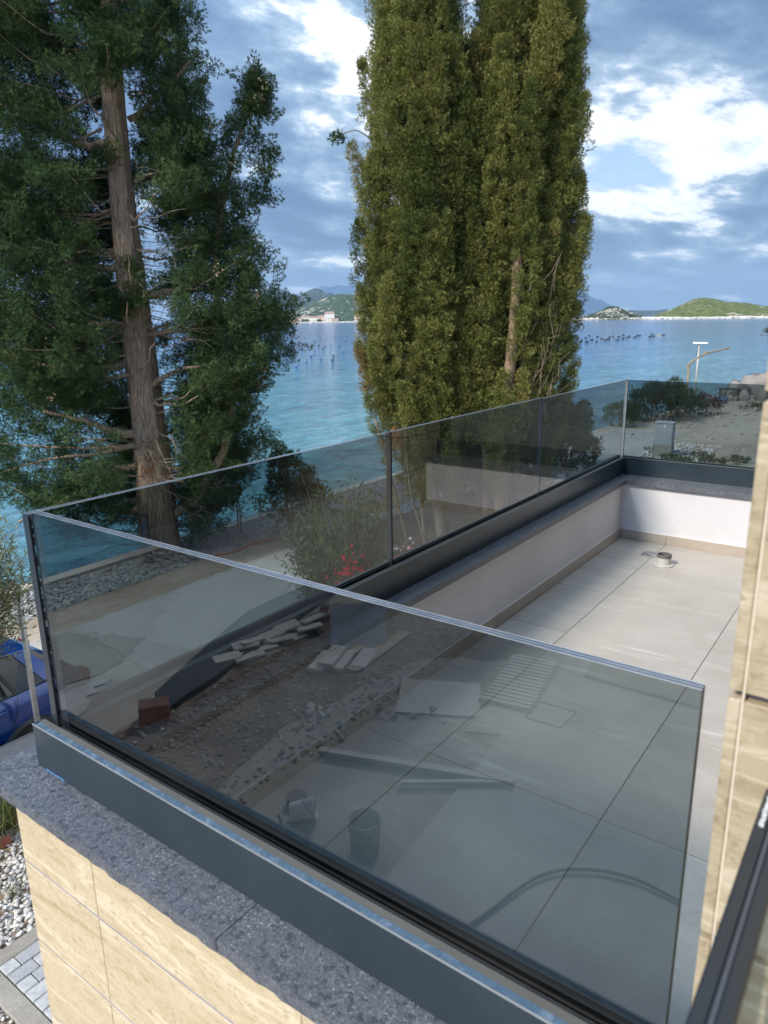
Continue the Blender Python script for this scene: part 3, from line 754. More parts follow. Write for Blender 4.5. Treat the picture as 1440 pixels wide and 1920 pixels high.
# skirting tiles and the caulk bead over them
for x0, x1 in zip(XS, XS[1:]):
    mb = MB(); mb.box(x0+.001, x1-.001, 1.4865, 1.4968, FZ-.002, FZ+0.065, 0, 0.001); mb.build('skirting_tile', 'skirting', par)
for y0, y1 in zip([0.102]+YS[3:], YS[3:]):
    mb = MB(); mb.box(4.7165, 4.7268, y0+.001, y1-.001, FZ-.002, FZ+0.065, 0, 0.001); mb.build('skirting_tile', 'skirting', par)
mb = MB(); mb.box(0.87, 4.7255, 1.4885, 1.4955, FZ+0.0652, FZ+0.069); mb.box(4.7185, 4.7255, 0.103, 1.4884, FZ+0.0652, FZ+0.069); mb.build('caulk_bead', 'skirting_caulk', par)
# granite coping, mitred at the corners, lightly uneven along its broken arris
def coping(poly):
    mb = MB(); mb.prism(poly, CB, CT-.0015)
    ins = [(x+(0.002 if x < 3 else -0.002)*0, y) for x, y in poly]
    return mb.build('coping_stone', 'granite', par)
def arris(p, q, n, amp, seed):
    rng = np.random.default_rng(seed); d = Vector((q[0]-p[0], q[1]-p[1])); nn = Vector((-d.y, d.x)).normalized()
    return [(p[0]+d.x*t+nn.x*k, p[1]+d.y*t+nn.y*k) for t, k in zip(np.linspace(0, 1, n), [0]+list(rng.normal(0, amp, n-2))+[0])]
coping(arris((0.655, 0.100), (0.655, 0.86), 40, .0011, 1)[::-1] + [(0.900, 0.100), (0.900, 0.86)])
coping([(0.900, 0.862), (0.900, 1.467)] + [(0.656, 1.711)] + arris((0.655, 1.709), (0.655, 0.862), 46, .0011, 2))
for x0, x1 in ((0.902, 2.40), (2.402, 3.80)):
    coping([(x0 if x0 > 1 else 0.902, 1.467), (x1, 1.467), (x1, 1.712), (x0 if x0 > 1 else 0.659, 1.712)])
coping([(3.802, 1.467), (4.698, 1.467), (4.945, 1.712), (3.802, 1.712)])
coping([(4.700, 0.10), (5.03, 0.10), (5.03, 1.712), (4.948, 1.712), (4.700, 1.465)])
# stone cladding of the front, in courses with a recessed joint
Z_JOINTS = [CB-0.001, CAM_Z-1.239] + [CAM_Z-1.239-0.2335*k for k in range(1, 17)]
Y_JOINTS = [0.100, 0.670, 1.266, 1.570]
cache = {}
for a_, b_ in zip(Z_JOINTS, Z_JOINTS[1:]):
    for y0, y1 in zip(Y_JOINTS, Y_JOINTS[1:]):
        top = a_ - (0.0045 if a_ < CB-.01 else 0); bot = b_+0.0045
        if bot < 0: continue
        key = (round(top-bot, 3), round(y1-y0, 3))
        if key not in cache:
            mb = MB(); mb.box(-0.010, 0.012, -(y1-y0)/2+.0008, (y1-y0)/2-.0008, 0, top-bot, 0, 0.0012); cache[key] = mb.mesh('cladding_panel', 'travertine')
        link('cladding_panel', cache[key], par, (0.674+random.uniform(-.0006, .0006), (y0+y1)/2, bot))
        if y1 > 1.5:
            k2 = ('side', key[0])
            if k2 not in cache:
                mb = MB(); mb.box(-0.30, 0.30, -0.007, 0.007, 0, top-bot, 0, 0.0012); cache[k2] = mb.mesh('cladding_panel', 'travertine')
            for xx in np.arange(0.99, 4.9, 0.602): link('cladding_panel', cache[k2], par, (float(xx), 1.5625, bot))

# ------------------------------------------------------------------ glass balustrades
def pane(axis, t0, t1, s0, s1, z0, z1, parent, ends=('glass_edge', 'glass_edge'), name='glass_pane'):
    """a laminated pane: axis 'x' = thickness along x; big faces tinted, edges ground; the top shows the two sheets"""
    mats = ['tinted_glass', 'glass_edge', 'glass_edge_blue', ends[0], ends[1]]
    P = (lambda t, s, z: (t, s, z)) if axis == 'x' else (lambda t, s, z: (s, t, z))
    v, f, mi = [], [], []
    def quad(a, b, c, d, m, ref):
        pts = [Vector(p) for p in (a, b, c, d)]
        nrm = (pts[1]-pts[0]).cross(pts[2]-pts[0])
        if nrm.dot(Vector(ref)) < 0: pts.reverse()
        o = len(v); v.extend(tuple(p) for p in pts); f.append((o, o+1, o+2, o+3)); mi.append(m)
    ax = (1, 0, 0) if axis == 'x' else (0, 1, 0); sx = (0, 1, 0) if axis == 'x' else (1, 0, 0)
    neg = lambda q: tuple(-k for k in q)
    quad(P(t0, s0, z0), P(t0, s1, z0), P(t0, s1, z1), P(t0, s0, z1), 0, neg(ax))
    quad(P(t1, s0, z0), P(t1, s1, z0), P(t1, s1, z1), P(t1, s0, z1), 0, ax)
    quad(P(t0, s0, z0), P(t1, s0, z0), P(t1, s0, z1), P(t0, s0, z1), 3, neg(sx))
    quad(P(t0, s1, z0), P(t1, s1, z0), P(t1, s1, z1), P(t0, s1, z1), 4, sx)
    w = t1-t0
    for a_, b_, m in ((0, .13, 1), (.13, .46, 2), (.46, .55, 1), (.55, .88, 2), (.88, 1, 1)):
        quad(P(t0+w*a_, s0, z1), P(t0+w*b_, s0, z1), P(t0+w*b_, s1, z1), P(t0+w*a_, s1, z1), m, (0, 0, 1))
    me = bpy.data.meshes.new(name); me.from_pydata(v, [], f)
    for m in mats: me.materials.append(MAT[m])
    me.polygons.foreach_set('material_index', mi); me.update()
    return link(name, me, parent)

fb = thing('glass_balustrade', 'large tinted glass pane in a grey channel nearest the camera, on the granite coping', 'balustrade', group='glass balustrades round the balcony')
mb = MB(); mb.box(0.754, 0.783, 0.102, 1.620, CT, CH, 0, 0.0015); mb.box(0.783, 0.822, 0.102, 1.620, CT, CT+0.05); mb.box(0.822, 0.834, 0.102, 1.540, CT, CH, 0, 0.0015)
ch = mb.build('base_channel', 'anthracite', fb)
mb = MB(); mb.box(0.7552, 0.7678, 0.105, 1.606, CH, CH+0.0009); mb.build('film_strip', 'film_strip', ch)
mb = MB(); mb.box(0.7680, 0.7828, 0.105, 1.612, CH, CH+0.0006); mb.build('rim_strip', 'channel_rim', ch)
mb = MB(); mb.box(0.7531, 0.7552, 0.102, 1.619, CH-0.0028, CH+0.0006, 0, 0.0004); mb.build('edge_highlight', 'rim_highlight', ch)
mb = MB(); mb.box(0.7832, 0.7948, 0.104, 1.556, CT+0.05, CH-0.004, 0, 0.002); mb.box(0.8122, 0.8218, 0.104, 1.556, CT+0.05, CH-0.003, 0, 0.002); mb.build('gasket', 'rubber', fb)
mb = MB(); mb.box(0.7534, 0.7540, 1.505, 1.585, CT+.0005, CT+0.0022); mb.build('film_scrap', 'blue_film', ch)
pane('x', 0.795, 0.812, 0.147, 1.558, CT+0.03, GT+0.006, fb, ('glass_edge_dark', 'glass_edge'))

lb = thing('glass_balustrade', 'long tinted glass balustrade of three panes along the sea side of the balcony', 'balustrade', group='glass balustrades round the balcony')
mb = MB(); mb.box(0.8342, 4.879, 1.545, 1.563, CT, CH, 0, 0.0015); mb.box(0.8342, 4.90, 1.563, 1.600, CT, CT+0.05); mb.box(0.8342, 4.955, 1.600, 1.620, CT, CH, 0, 0.0015)
ch = mb.build('base_channel', 'anthracite', lb)
mb = MB(); mb.box(0.836, 4.879, 1.5442, 1.5466, CH-0.002, CH+0.0006, 0, 0.0004); mb.build('edge_highlight', 'rim_highlight', ch)  # thin pale strip painted as the highlight along the channel edge
mb = MB(); mb.box(0.836, 4.879, 1.5468, 1.5622, CH, CH+0.0004); mb.build('rim_strip', 'channel_rim', ch)
mb = MB(); mb.box(0.836, 4.905, 1.5632, 1.5728, CT+0.05, CH-0.004, 0, 0.002); mb.box(0.836, 4.905, 1.5902, 1.5998, CT+0.05, CH-0.004, 0, 0.002); mb.build('gasket', 'rubber', lb)
pane('y', 1.573, 1.590, 0.790, 2.187, CT+0.03, GT, lb, ('glass_edge_dark', 'glass_edge_dark'))
pane('y', 1.573, 1.590, 2.200, 3.560, CT+0.03, GT, lb, ('glass_edge_dark', 'glass_edge_dark'))
pane('y', 1.573, 1.590, 3.566, 4.930, CT+0.03, GT-0.004, lb, ('glass_edge_blue', 'glass_edge'))
for x0 in (2.1872, 3.5640):
    mb = MB(); mb.box(x0, x0+.0013, 1.5722, 1.5735, CT+0.06, GT-0.002); mb.build('joint_bead', 'rim_highlight', lb)
mb = MB(); mb.box(2.1887, 2.1995, 1.575, 1.588, CT+0.03, GT-0.001); mb.build('joint_seal', 'dark_seal', lb)
mb = MB(); mb.box(3.5605, 3.5655, 1.577, 1.586, CT+0.03, GT-0.002); mb.build('joint_seal', 'dark_seal', lb)
# corner seal with beads squeezed between the panes
mb = MB(); mb.box(0.7885, 0.7945, 1.5635, 1.5725, CH-0.01, GT-0.001)
for k in range(26):
    z = CH+random.uniform(0.01, 0.5); mb.box(0.7948, 0.7948+random.uniform(.003, .008), 1.5585, 1.5725, z, z+random.uniform(.006, .02))
mb.build('corner_seal', 'dark_seal', lb)

eb = thing('glass_balustrade', 'short tinted glass balustrade across the far end of the balcony', 'balustrade', group='glass balustrades round the balcony')
mb = MB(); mb.box(4.8792, 4.897, 0.102, 1.5448, CT, CH, 0, 0.0015); mb.box(4.897, 4.935, 0.102, 1.5448, CT, CT+0.05); mb.box(4.935, 4.955, 0.102, 1.5998, CT, CH, 0, 0.0015)
ch = mb.build('base_channel', 'anthracite', eb)
mb = MB(); mb.box(4.8802, 4.8962, 0.103, 1.543, CH, CH+0.0006); mb.build('rim_strip', 'channel_rim', ch)
mb = MB(); mb.box(4.8972, 4.9068, 0.104, 1.555, CT+0.05, CH-0.004); mb.box(4.9242, 4.9348, 0.104, 1.555, CT+0.05, CH-0.004); mb.build('gasket', 'rubber', eb)
pane('x', 4.907, 4.924, 0.110, 1.566, CT+0.03, GT-0.006, eb, ('glass_edge_dark', 'glass_edge_dark'))

# the camera's own balustrade, running out to the house corner
nb = thing('glass_balustrade', 'dark edged glass balustrade in the bottom right corner with a printed sticker', 'balustrade', group='glass balustrades round the balcony')
mb = MB()
mb.add([(-1.4, 0.037, 3.6), (0.652, 0.037, 3.6), (0.652, 0.037, 4.59), (-1.4, 0.037, 4.59)], [(0, 1, 2, 3)])
mb.add([(-1.4, 0.056, 3.6), (0.652, 0.056, 3.6), (0.652, 0.056, 4.59), (-1.4, 0.056, 4.59)], [(3, 2, 1, 0)])
mb.build('glass_pane', 'tinted_glass', nb)
mb = MB(); mb.box(-1.4, 0.652, 0.0345, 0.0451, 4.578, 4.5915, 0, 0.002); mb.box(-1.4, 0.652, 0.0482, 0.0590, 4.578, 4.5915, 0, 0.002)
ec = mb.build('edge_cap', 'glass_edge_dark', nb)
mb = MB(); mb.box(-1.4, 0.652, 0.0452, 0.0481, 4.578, 4.5900); mb.build('interlayer', 'interlayer', ec)
mb = MB(); mb.box(0.588, 0.650, 0.0505, 0.0568, 4.5916, 4.5919); st = mb.build('sticker', 'black_plastic', nb)
mb = MB(); x = 0.5895
while x < 0.648:
    w = random.choice((.0008, .0012, .002)); y0 = random.uniform(.0512, .0522)
    mb.box(x, x+w, y0, y0+random.uniform(.0030, .0043), 4.59195, 4.5921); x += w+random.choice((.0007, .0010))
mb.build('sticker_print', 'sticker_paper', st)

# ------------------------------------------------------------------ house
ho = thing('house', 'tan stone clad house wall rising at the right edge beside the balcony', 'house')
mb = MB(); mb.box(0.672, 1.30, -3.0, 0.0895, 0, 9.0); mb.box(4.45, 5.10, -3.0, 0.078, 0, 9.0); mb.box(1.30, 4.45, -3.3, -3.0, 0, 9.0)
mb.box(1.30, 4.45, -2.999, 0.077, 6.35, 9.0); mb.box(1.30, 4.45, -2.999, 0.077, 0, FZ-0.35)
mb.box(-7.0, 0.683, -9.0, -1.6, 0, 9.0); mb.build('wall', 'mortar', ho)
mb = MB(); mb.box(-1.6, 0.60, -1.598, 0.10, FZ-0.35, FZ-0.01); mb.build('balcony_slab', 'slab_concrete', ho)
cache = {}
HZ0, HS = CAM_Z-0.333-0.2675*2, 0.2675
for k in range(-13, 16):
    bot, top = HZ0+HS*k+0.0045, HZ0+HS*(k+1)-0.0045
    if bot < 0: continue
    def add(key, b, loc):
        if key not in cache:
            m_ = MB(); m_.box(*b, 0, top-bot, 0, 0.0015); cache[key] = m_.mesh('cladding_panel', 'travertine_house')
        link('cladding_panel', cache[key], ho, (loc[0], loc[1], bot))
    # front face: corner tile, then full tiles back to the facade behind the camera
    add('f', (-0.012, 0.012, -0.2985, 0.2985), (0.672, -0.2122, 0)); add('f', (-0.012, 0.012, -0.2985, 0.2985), (0.672, -0.8122, 0))
    if top < 6.4: add('f', (-0.012, 0.012, -0.2985, 0.2985), (0.672, -1.32, 0)) if False else None
    # long face: near pillar and far pillar; the near one shows its raw edge at the corner
    add('p', (-0.318, 0.318, -0.0058, 0.0058), (0.979, 0.0942, 0))
    add('q', (-0.325, 0.325, -0.0108, 0.0108), (4.775, 0.0892, 0))
    if FZ-.3 < top < 6.6:
        for yy in (-0.23, -0.83, -1.43): add('r', (-0.012, 0.012, -0.299, 0.299), (4.438, yy, 0))
mb = MB(); mb.box(0.6614, 0.6715, 0.0864, 0.0884, 0, 8.9); mb.build('grout_line', 'pale_grout', ho)
# sliding glass door at the back of the loggia
mb = MB()
for x0, x1 in ((1.30, 1.36), (2.84, 2.90), (4.39, 4.45)): mb.box(x0, x1, -2.998, -2.93, FZ, 6.0)
mb.box(1.36, 4.39, -2.998, -2.93, 5.94, 6.0); mb.box(1.36, 4.39, -2.998, -2.93, FZ, FZ+0.06)
wf = mb.build('window', 'frame_dark', ho)
mb = MB(); mb.box(1.36, 2.84, -2.97, -2.96, FZ+.06, 5.94); mb.box(2.90, 4.39, -2.97, -2.96, FZ+.06, 5.94); mb.build('pane', 'dark_window', wf)

# floor drain and pipe stub on the balcony
d = thing('floor_drain', 'square stainless drain grate with cut pattern set in the balcony floor', 'drain', (4.47, 1.205, FZ))
mb = MB(); mb.box(-0.055, 0.055, -0.055, 0.055, 0.0005, 0.0020); mb.build('frame', 'stainless', d)
mb = MB()
for i in range(5):
    for j in range(5):
        if (i*2+j*3) % 5 == 0: continue
        x, y = -0.040+0.020*i, -0.040+0.020*j; s = 0.0056
        mb.box(x-s, x+s, y-s*(0.45 if (i+j) % 2 else 1), y+s*(0.45 if (i+j) % 2 else 1), 0.00205, 0.0026)
mb.build('slot', 'black_plastic', d)
d = thing('pipe_stub', 'short grey pipe stub with a flange standing on the balcony floor beside the drain', 'pipe', (4.315, 1.085, FZ))
mb = MB(); mb.lathe([(0.0, 0), (0.056, 0), (0.057, 0.004), (0.055, 0.008), (0.0405, 0.009), (0.040, 0.050), (0.0425, 0.0505)], seg=48); mb.build('flange', 'pvc_grey', d)
mb = MB(); mb.lathe([(0.0425, 0.0505), (0.0425, 0.066), (0.041, 0.068), (0.036, 0.066), (0.035, 0.02), (0.0, 0.019)], seg=48); mb.build('rim', 'pvc_dark', d)

# ------------------------------------------------------------------ front yard: pavers, pebbles, kerbs, low wall
mb = MB(); mb.box(1.745, 1.895, 1.9, 5.275, 0.0, 0.045, 0, 0.008); mb.box(1.745, 4.2, 5.277, 5.43, 0, 0.045, 0, 0.008)
tag(mb.build('kerb', 'kerb_concrete'), 'rough concrete edging round the grey pavers', None, None, 'structure')
mb = MB(); mb.box(1.896, 4.2, 1.9, 5.275, -0.02, 0.018)
path = tag(mb.build('path', 'kerb_concrete'), 'path of grey stone pavers at the foot of the balcony wall', None, None, 'structure')
cache = {}
y = 5.270; row = 0
while y > 1.95:
    hgt = 0.131; x = 1.899 - (0.0 if row % 2 else 0.12)
    while x < 3.6:
        L = (0.205, 0.165, 0.245)[(row*3+int(x*10)) % 3]
        a0 = max(x, 1.899)
        if x+L-a0 > 0.05:
            key = round(x+L-a0-.007, 3)
            if key not in cache: cache[key] = tile_mesh('paver', key, hgt-0.007, 0.035, 'paver', 0.006)
            link('paver', cache[key], path, ((a0+x+L)/2, y-hgt/2, 0.018+random.uniform(-.002, .003)), (random.gauss(0, .006), random.gauss(0, .006), random.gauss(0, .008)))
        x += L
    y -= hgt; row += 1
rng = np.random.default_rng(4)
def bed(x0, x1, y0, y1, n, z=(0.0, 0.03)): return np.stack([rng.uniform(x0, x1, n), rng.uniform(y0, y1, n), rng.uniform(*z, n)], 1)
tag(link('pebbles', stone_bed('pebbles', bed(1.7, 3.6, 5.45, 7.08, 2500, (0.0, 0.035)), 0.0205, 'pebbles', 0.62, 2, hi=True)), 'pale rounded pebbles in the bed by the low wall', None, None, 'stuff')
tag(link('pebbles', stone_bed('pebbles', bed(0.75, 1.74, 3.6, 5.6, 2200, (0.0, 0.03)), 0.018, 'pebbles', 0.62, 3, hi=False)), 'pale rounded pebbles below the concrete edging', None, None, 'stuff')
lw = thing('garden_wall', 'low wall with a granite top between the pebbles and the blue car', 'wall', (0, 0, 0))
mb = MB(); mb.box(-1.0, 3.46, 7.15, 7.43, 0, 0.555); mb.build('wall', 'mortar', lw)
for x0, x1 in ((-1.02, 0.1), (0.1, 2.2), (2.2, 3.48)):
    mb = MB(); mb.box(x0+.002, x1-.002, 7.11, 7.475, 0.556, 0.59, 0, 0.003); mb.build('coping_stone', 'granite', lw)
tag(link('gravel', stone_bed('gravel', bed(3.5, 22, 11.98, 13.28, 9000, (0.0, 0.03)), 0.030, 'gravel', 0.6, 6, smooth=False)), 'loose grey stones in the strip along the sea', None, None, 'stuff')
tag(link('gravel', stone_bed('gravel', bed(-9, 3.5, 11.98, 13.28, 1800, (0.0, 0.05)), 0.04, 'gravel', 0.6, 7, smooth=False)), 'loose grey stones along the sea on the left', None, None, 'stuff')
tag(link('gravel', stone_bed('gravel', bed(22, 30, 5.8, 7.9, 700, (0.0, 0.06)), 0.07, 'pebbles', 0.6, 8, smooth=False)), 'white stones strewn along the verge by the cabinet', None, None, 'stuff')
tag(link('rubble', stone_bed('rubble', bed(29, 58, -6, 11, 900, (-0.02, 0.04)), 0.075, 'rubble', 0.6, 9, smooth=False)), 'small stones scattered over the sandy ground', None, None, 'stuff')
# ------------------------------------------------------------------ trees
ER = np.array([0.588, -0.809, 0.0]); ER /= np.linalg.norm(ER)     # two handy horizontal axes for the trees on the shore
ED = np.array([0.809, 0.588, 0.0]); ED /= np.linalg.norm(ED)
UPV = np.array([0, 0, 1.0])
FR_V = np.array([(0, -.075, 0), (0.05, .085, .02), (1, 0, -.05),
                 (.14, .03, 0), (.40, .02, .03), (.72, .38, .0),
                 (.40, -.02, .03), (.14, -.03, 0), (.72, -.38, .0)])
FR_F = np.array([(0, 2, 1), (3, 4, 5), (6, 7, 8)])
LF_V = np.array([(0, 0, 0), (.45, .11, .03), (1, 0, -.06), (.45, -.11, .03)]); LF_F = np.array([(0, 1, 2, 3)])
def unit(n, rng):
    q = rng.normal(size=(n, 3)); return q/np.linalg.norm(q, axis=1, keepdims=True)
def tufts(centers, outward, rad, per, size, rng, base_tint, up=0.35, lean=0.7, spread=0.5):
    """bunches of fronds; centers (n,3), outward (n,3)"""
    n = len(centers)
    u = unit(n*per, rng)
    c = np.repeat(centers, per, 0); o = np.repeat(outward, per, 0); r_ = np.repeat(np.broadcast_to(rad, n), per)
    pos = c + u*(r_*rng.uniform(0.1, 1, n*per)**0.5)[:, None]
    fwd = spread*u + lean*o + up*UPV + rng.normal(0, 0.25, (n*per, 3))
    sc = size*rng.uniform(0.65, 1.3, n*per)
    t = np.clip(np.repeat(base_tint, per) + rng.normal(0, 0.16, n*per), 0, 1)
    return pos, fwd, sc, t
def tuft_template(name, n, length, rad, frond, seed):
    """one branchlet: fronds set round a short axis along +x"""
    rng = np.random.default_rng(seed)
    q = rng.uniform(0, 1, n); an = rng.uniform(0, 6.28, n)
    ax = np.array([1.0, 0, 0]); rv = np.stack([np.zeros(n), np.cos(an), np.sin(an)], 1)
    rr = rad*np.sin(np.clip(q*.9+.08, 0, 1)*math.pi)**.7*rng.uniform(.15, 1, n)**.6
    pos = ax*(q*length-.35*length)[:, None] + rv*rr[:, None]
    fwd = ax*.8 + rv*rng.uniform(.35, 1.0, (n, 1)) + rng.normal(0, .25, (n, 3))
    V, F, idx = scatter(SL_V, SL_F, pos, fwd, frond*rng.uniform(.6, 1.25, n), rng=rng)
    me = np_mesh(name, V, F, [], np.clip(rng.normal(.5, .22, n), 0, 1)[idx])
    return bpy.data.objects.new(name, me)
SL_V = np.array([(0, -.06, 0), (.03, .06, .02), (1, 0, -.06), (.12, .02, 0), (.34, .0, .02), (.74, .34, .0), (.34, -.0, .02), (.12, -.02, 0), (.74, -.34, .0)])
SL_F = np.array([(0, 2, 1), (3, 4, 5), (6, 7, 8)])
def gn_group(name, temps, mat):
    ng = bpy.data.node_groups.new(name, 'GeometryNodeTree')
    ng.interface.new_socket('Geometry', in_out='INPUT', socket_type='NodeSocketGeometry')
    ng.interface.new_socket('Geometry', in_out='OUTPUT', socket_type='NodeSocketGeometry')
    n, l = ng.nodes, ng.links
    gi, go = n.new('NodeGroupInput'), n.new('NodeGroupOutput')
    jn = n.new('GeometryNodeJoinGeometry')
    for t in temps:
        oi = n.new('GeometryNodeObjectInfo'); oi.inputs['Object'].default_value = t; oi.inputs['As Instance'].default_value = False
        sm = n.new('GeometryNodeSetMaterial'); sm.inputs['Material'].default_value = MAT[mat]
        g2 = n.new('GeometryNodeGeometryToInstance')
        l.new(oi.outputs['Geometry'], sm.inputs['Geometry']); l.new(sm.outputs[0], g2.inputs[0]); l.new(g2.outputs[0], jn.inputs[0])
    ip = n.new('GeometryNodeInstanceOnPoints'); ip.inputs['Pick Instance'].default_value = True
    def na(nm, ty):
        a = n.new('GeometryNodeInputNamedAttribute'); a.data_type = ty; a.inputs['Name'].default_value = nm; return a.outputs['Attribute']
    l.new(gi.outputs[0], ip.inputs['Points']); l.new(jn.outputs[0], ip.inputs['Instance'])
    l.new(na('pick', 'INT'), ip.inputs['Instance Index']); l.new(na('sc', 'FLOAT'), ip.inputs['Scale'])
    er = n.new('FunctionNodeEulerToRotation'); l.new(na('rot', 'FLOAT_VECTOR'), er.inputs[0]); l.new(er.outputs[0], ip.inputs['Rotation'])
    l.new(ip.outputs[0], go.inputs[0])
    return ng
def inst_foliage(name, parent, pos, fwd, sc, tint, group, ntemp, mat, rng):
    n = len(pos); f = fwd/np.linalg.norm(fwd, axis=1, keepdims=True)
    s = np.cross(f, rng.normal(size=(n, 3))); s /= np.linalg.norm(s, axis=1, keepdims=True)+1e-9; u = np.cross(f, s)
    rot = np.stack([np.arctan2(s[:, 2], u[:, 2]), np.arctan2(-f[:, 2], np.hypot(f[:, 0], f[:, 1])), np.arctan2(f[:, 1], f[:, 0])], 1)
    me = bpy.data.meshes.new(name); me.vertices.add(n); me.vertices.foreach_set('co', np.ascontiguousarray(pos, np.float32).ravel())
    for nm, ty, d, key in (('rot', 'FLOAT_VECTOR', rot, 'vector'), ('sc', 'FLOAT', sc, 'value'), ('tint', 'FLOAT', tint, 'value'), ('pick', 'INT', rng.integers(0, ntemp, n), 'value')):
        at = me.attributes.new(nm, ty, 'POINT'); at.data.foreach_set(key, np.ascontiguousarray(d, np.int32 if ty == 'INT' else np.float32).ravel())
    me.materials.append(MAT[mat]); me.update()
    o = link(name, me, parent); md = o.modifiers.new('foliage', 'NODES'); md.node_group = group
    return tag(o, None, None, None, 'stuff')
T_BIG = [tuft_template('spray', 46, .26, .085, .072, 100+i) for i in range(4)]
T_COL = [tuft_template('spray', 40, .15, .062, .050, 200+i) for i in range(4)]
G_BIG = gn_group('big_sprays', T_BIG, 'leaf_dark_cypress'); G_COL = gn_group('column_sprays', T_COL, 'leaf_olive_cypress')
class Leafage:
    def __init__(s): s.p, s.f, s.s, s.t = [], [], [], []
    def add(s, a): s.p.append(a[0]); s.f.append(a[1]); s.s.append(a[2]); s.t.append(a[3])
    def build(s, name, mat, parent, label=None, tv=FR_V, tf=FR_F, rng=RNG, stuff=True):
        p, f, sc, t = (np.concatenate(k) for k in (s.p, s.f, s.s, s.t))
        V, F, idx = scatter(tv, tf, p, f, sc, rng=rng)
        o = link(name, np_mesh(name, V, F, mat, t[idx]), parent)
        return tag(o, label, None, None, 'stuff' if stuff else None)
def curve_pts(pts, n=10):
    """smooth polyline through pts (Catmull-Rom)"""
    P = [np.array(p, float) for p in pts]; P = [2*P[0]-P[1]] + P + [2*P[-1]-P[-2]]; out = []
    m = max(2, n//(len(P)-3))
    for i in range(1, len(P)-2):
        for k in range(m):
            t = k/m; a, b, c, d = P[i-1], P[i], P[i+1], P[i+2]
            out.append(0.5*((2*b)+(c-a)*t+(2*a-5*b+4*c-d)*t*t+(3*b-a-3*c+d)*t**3))
    out.append(P[-2]); return out
def taper(r0, r1, n): return [r0+(r1-r0)*i/(n-1) for i in range(n)]

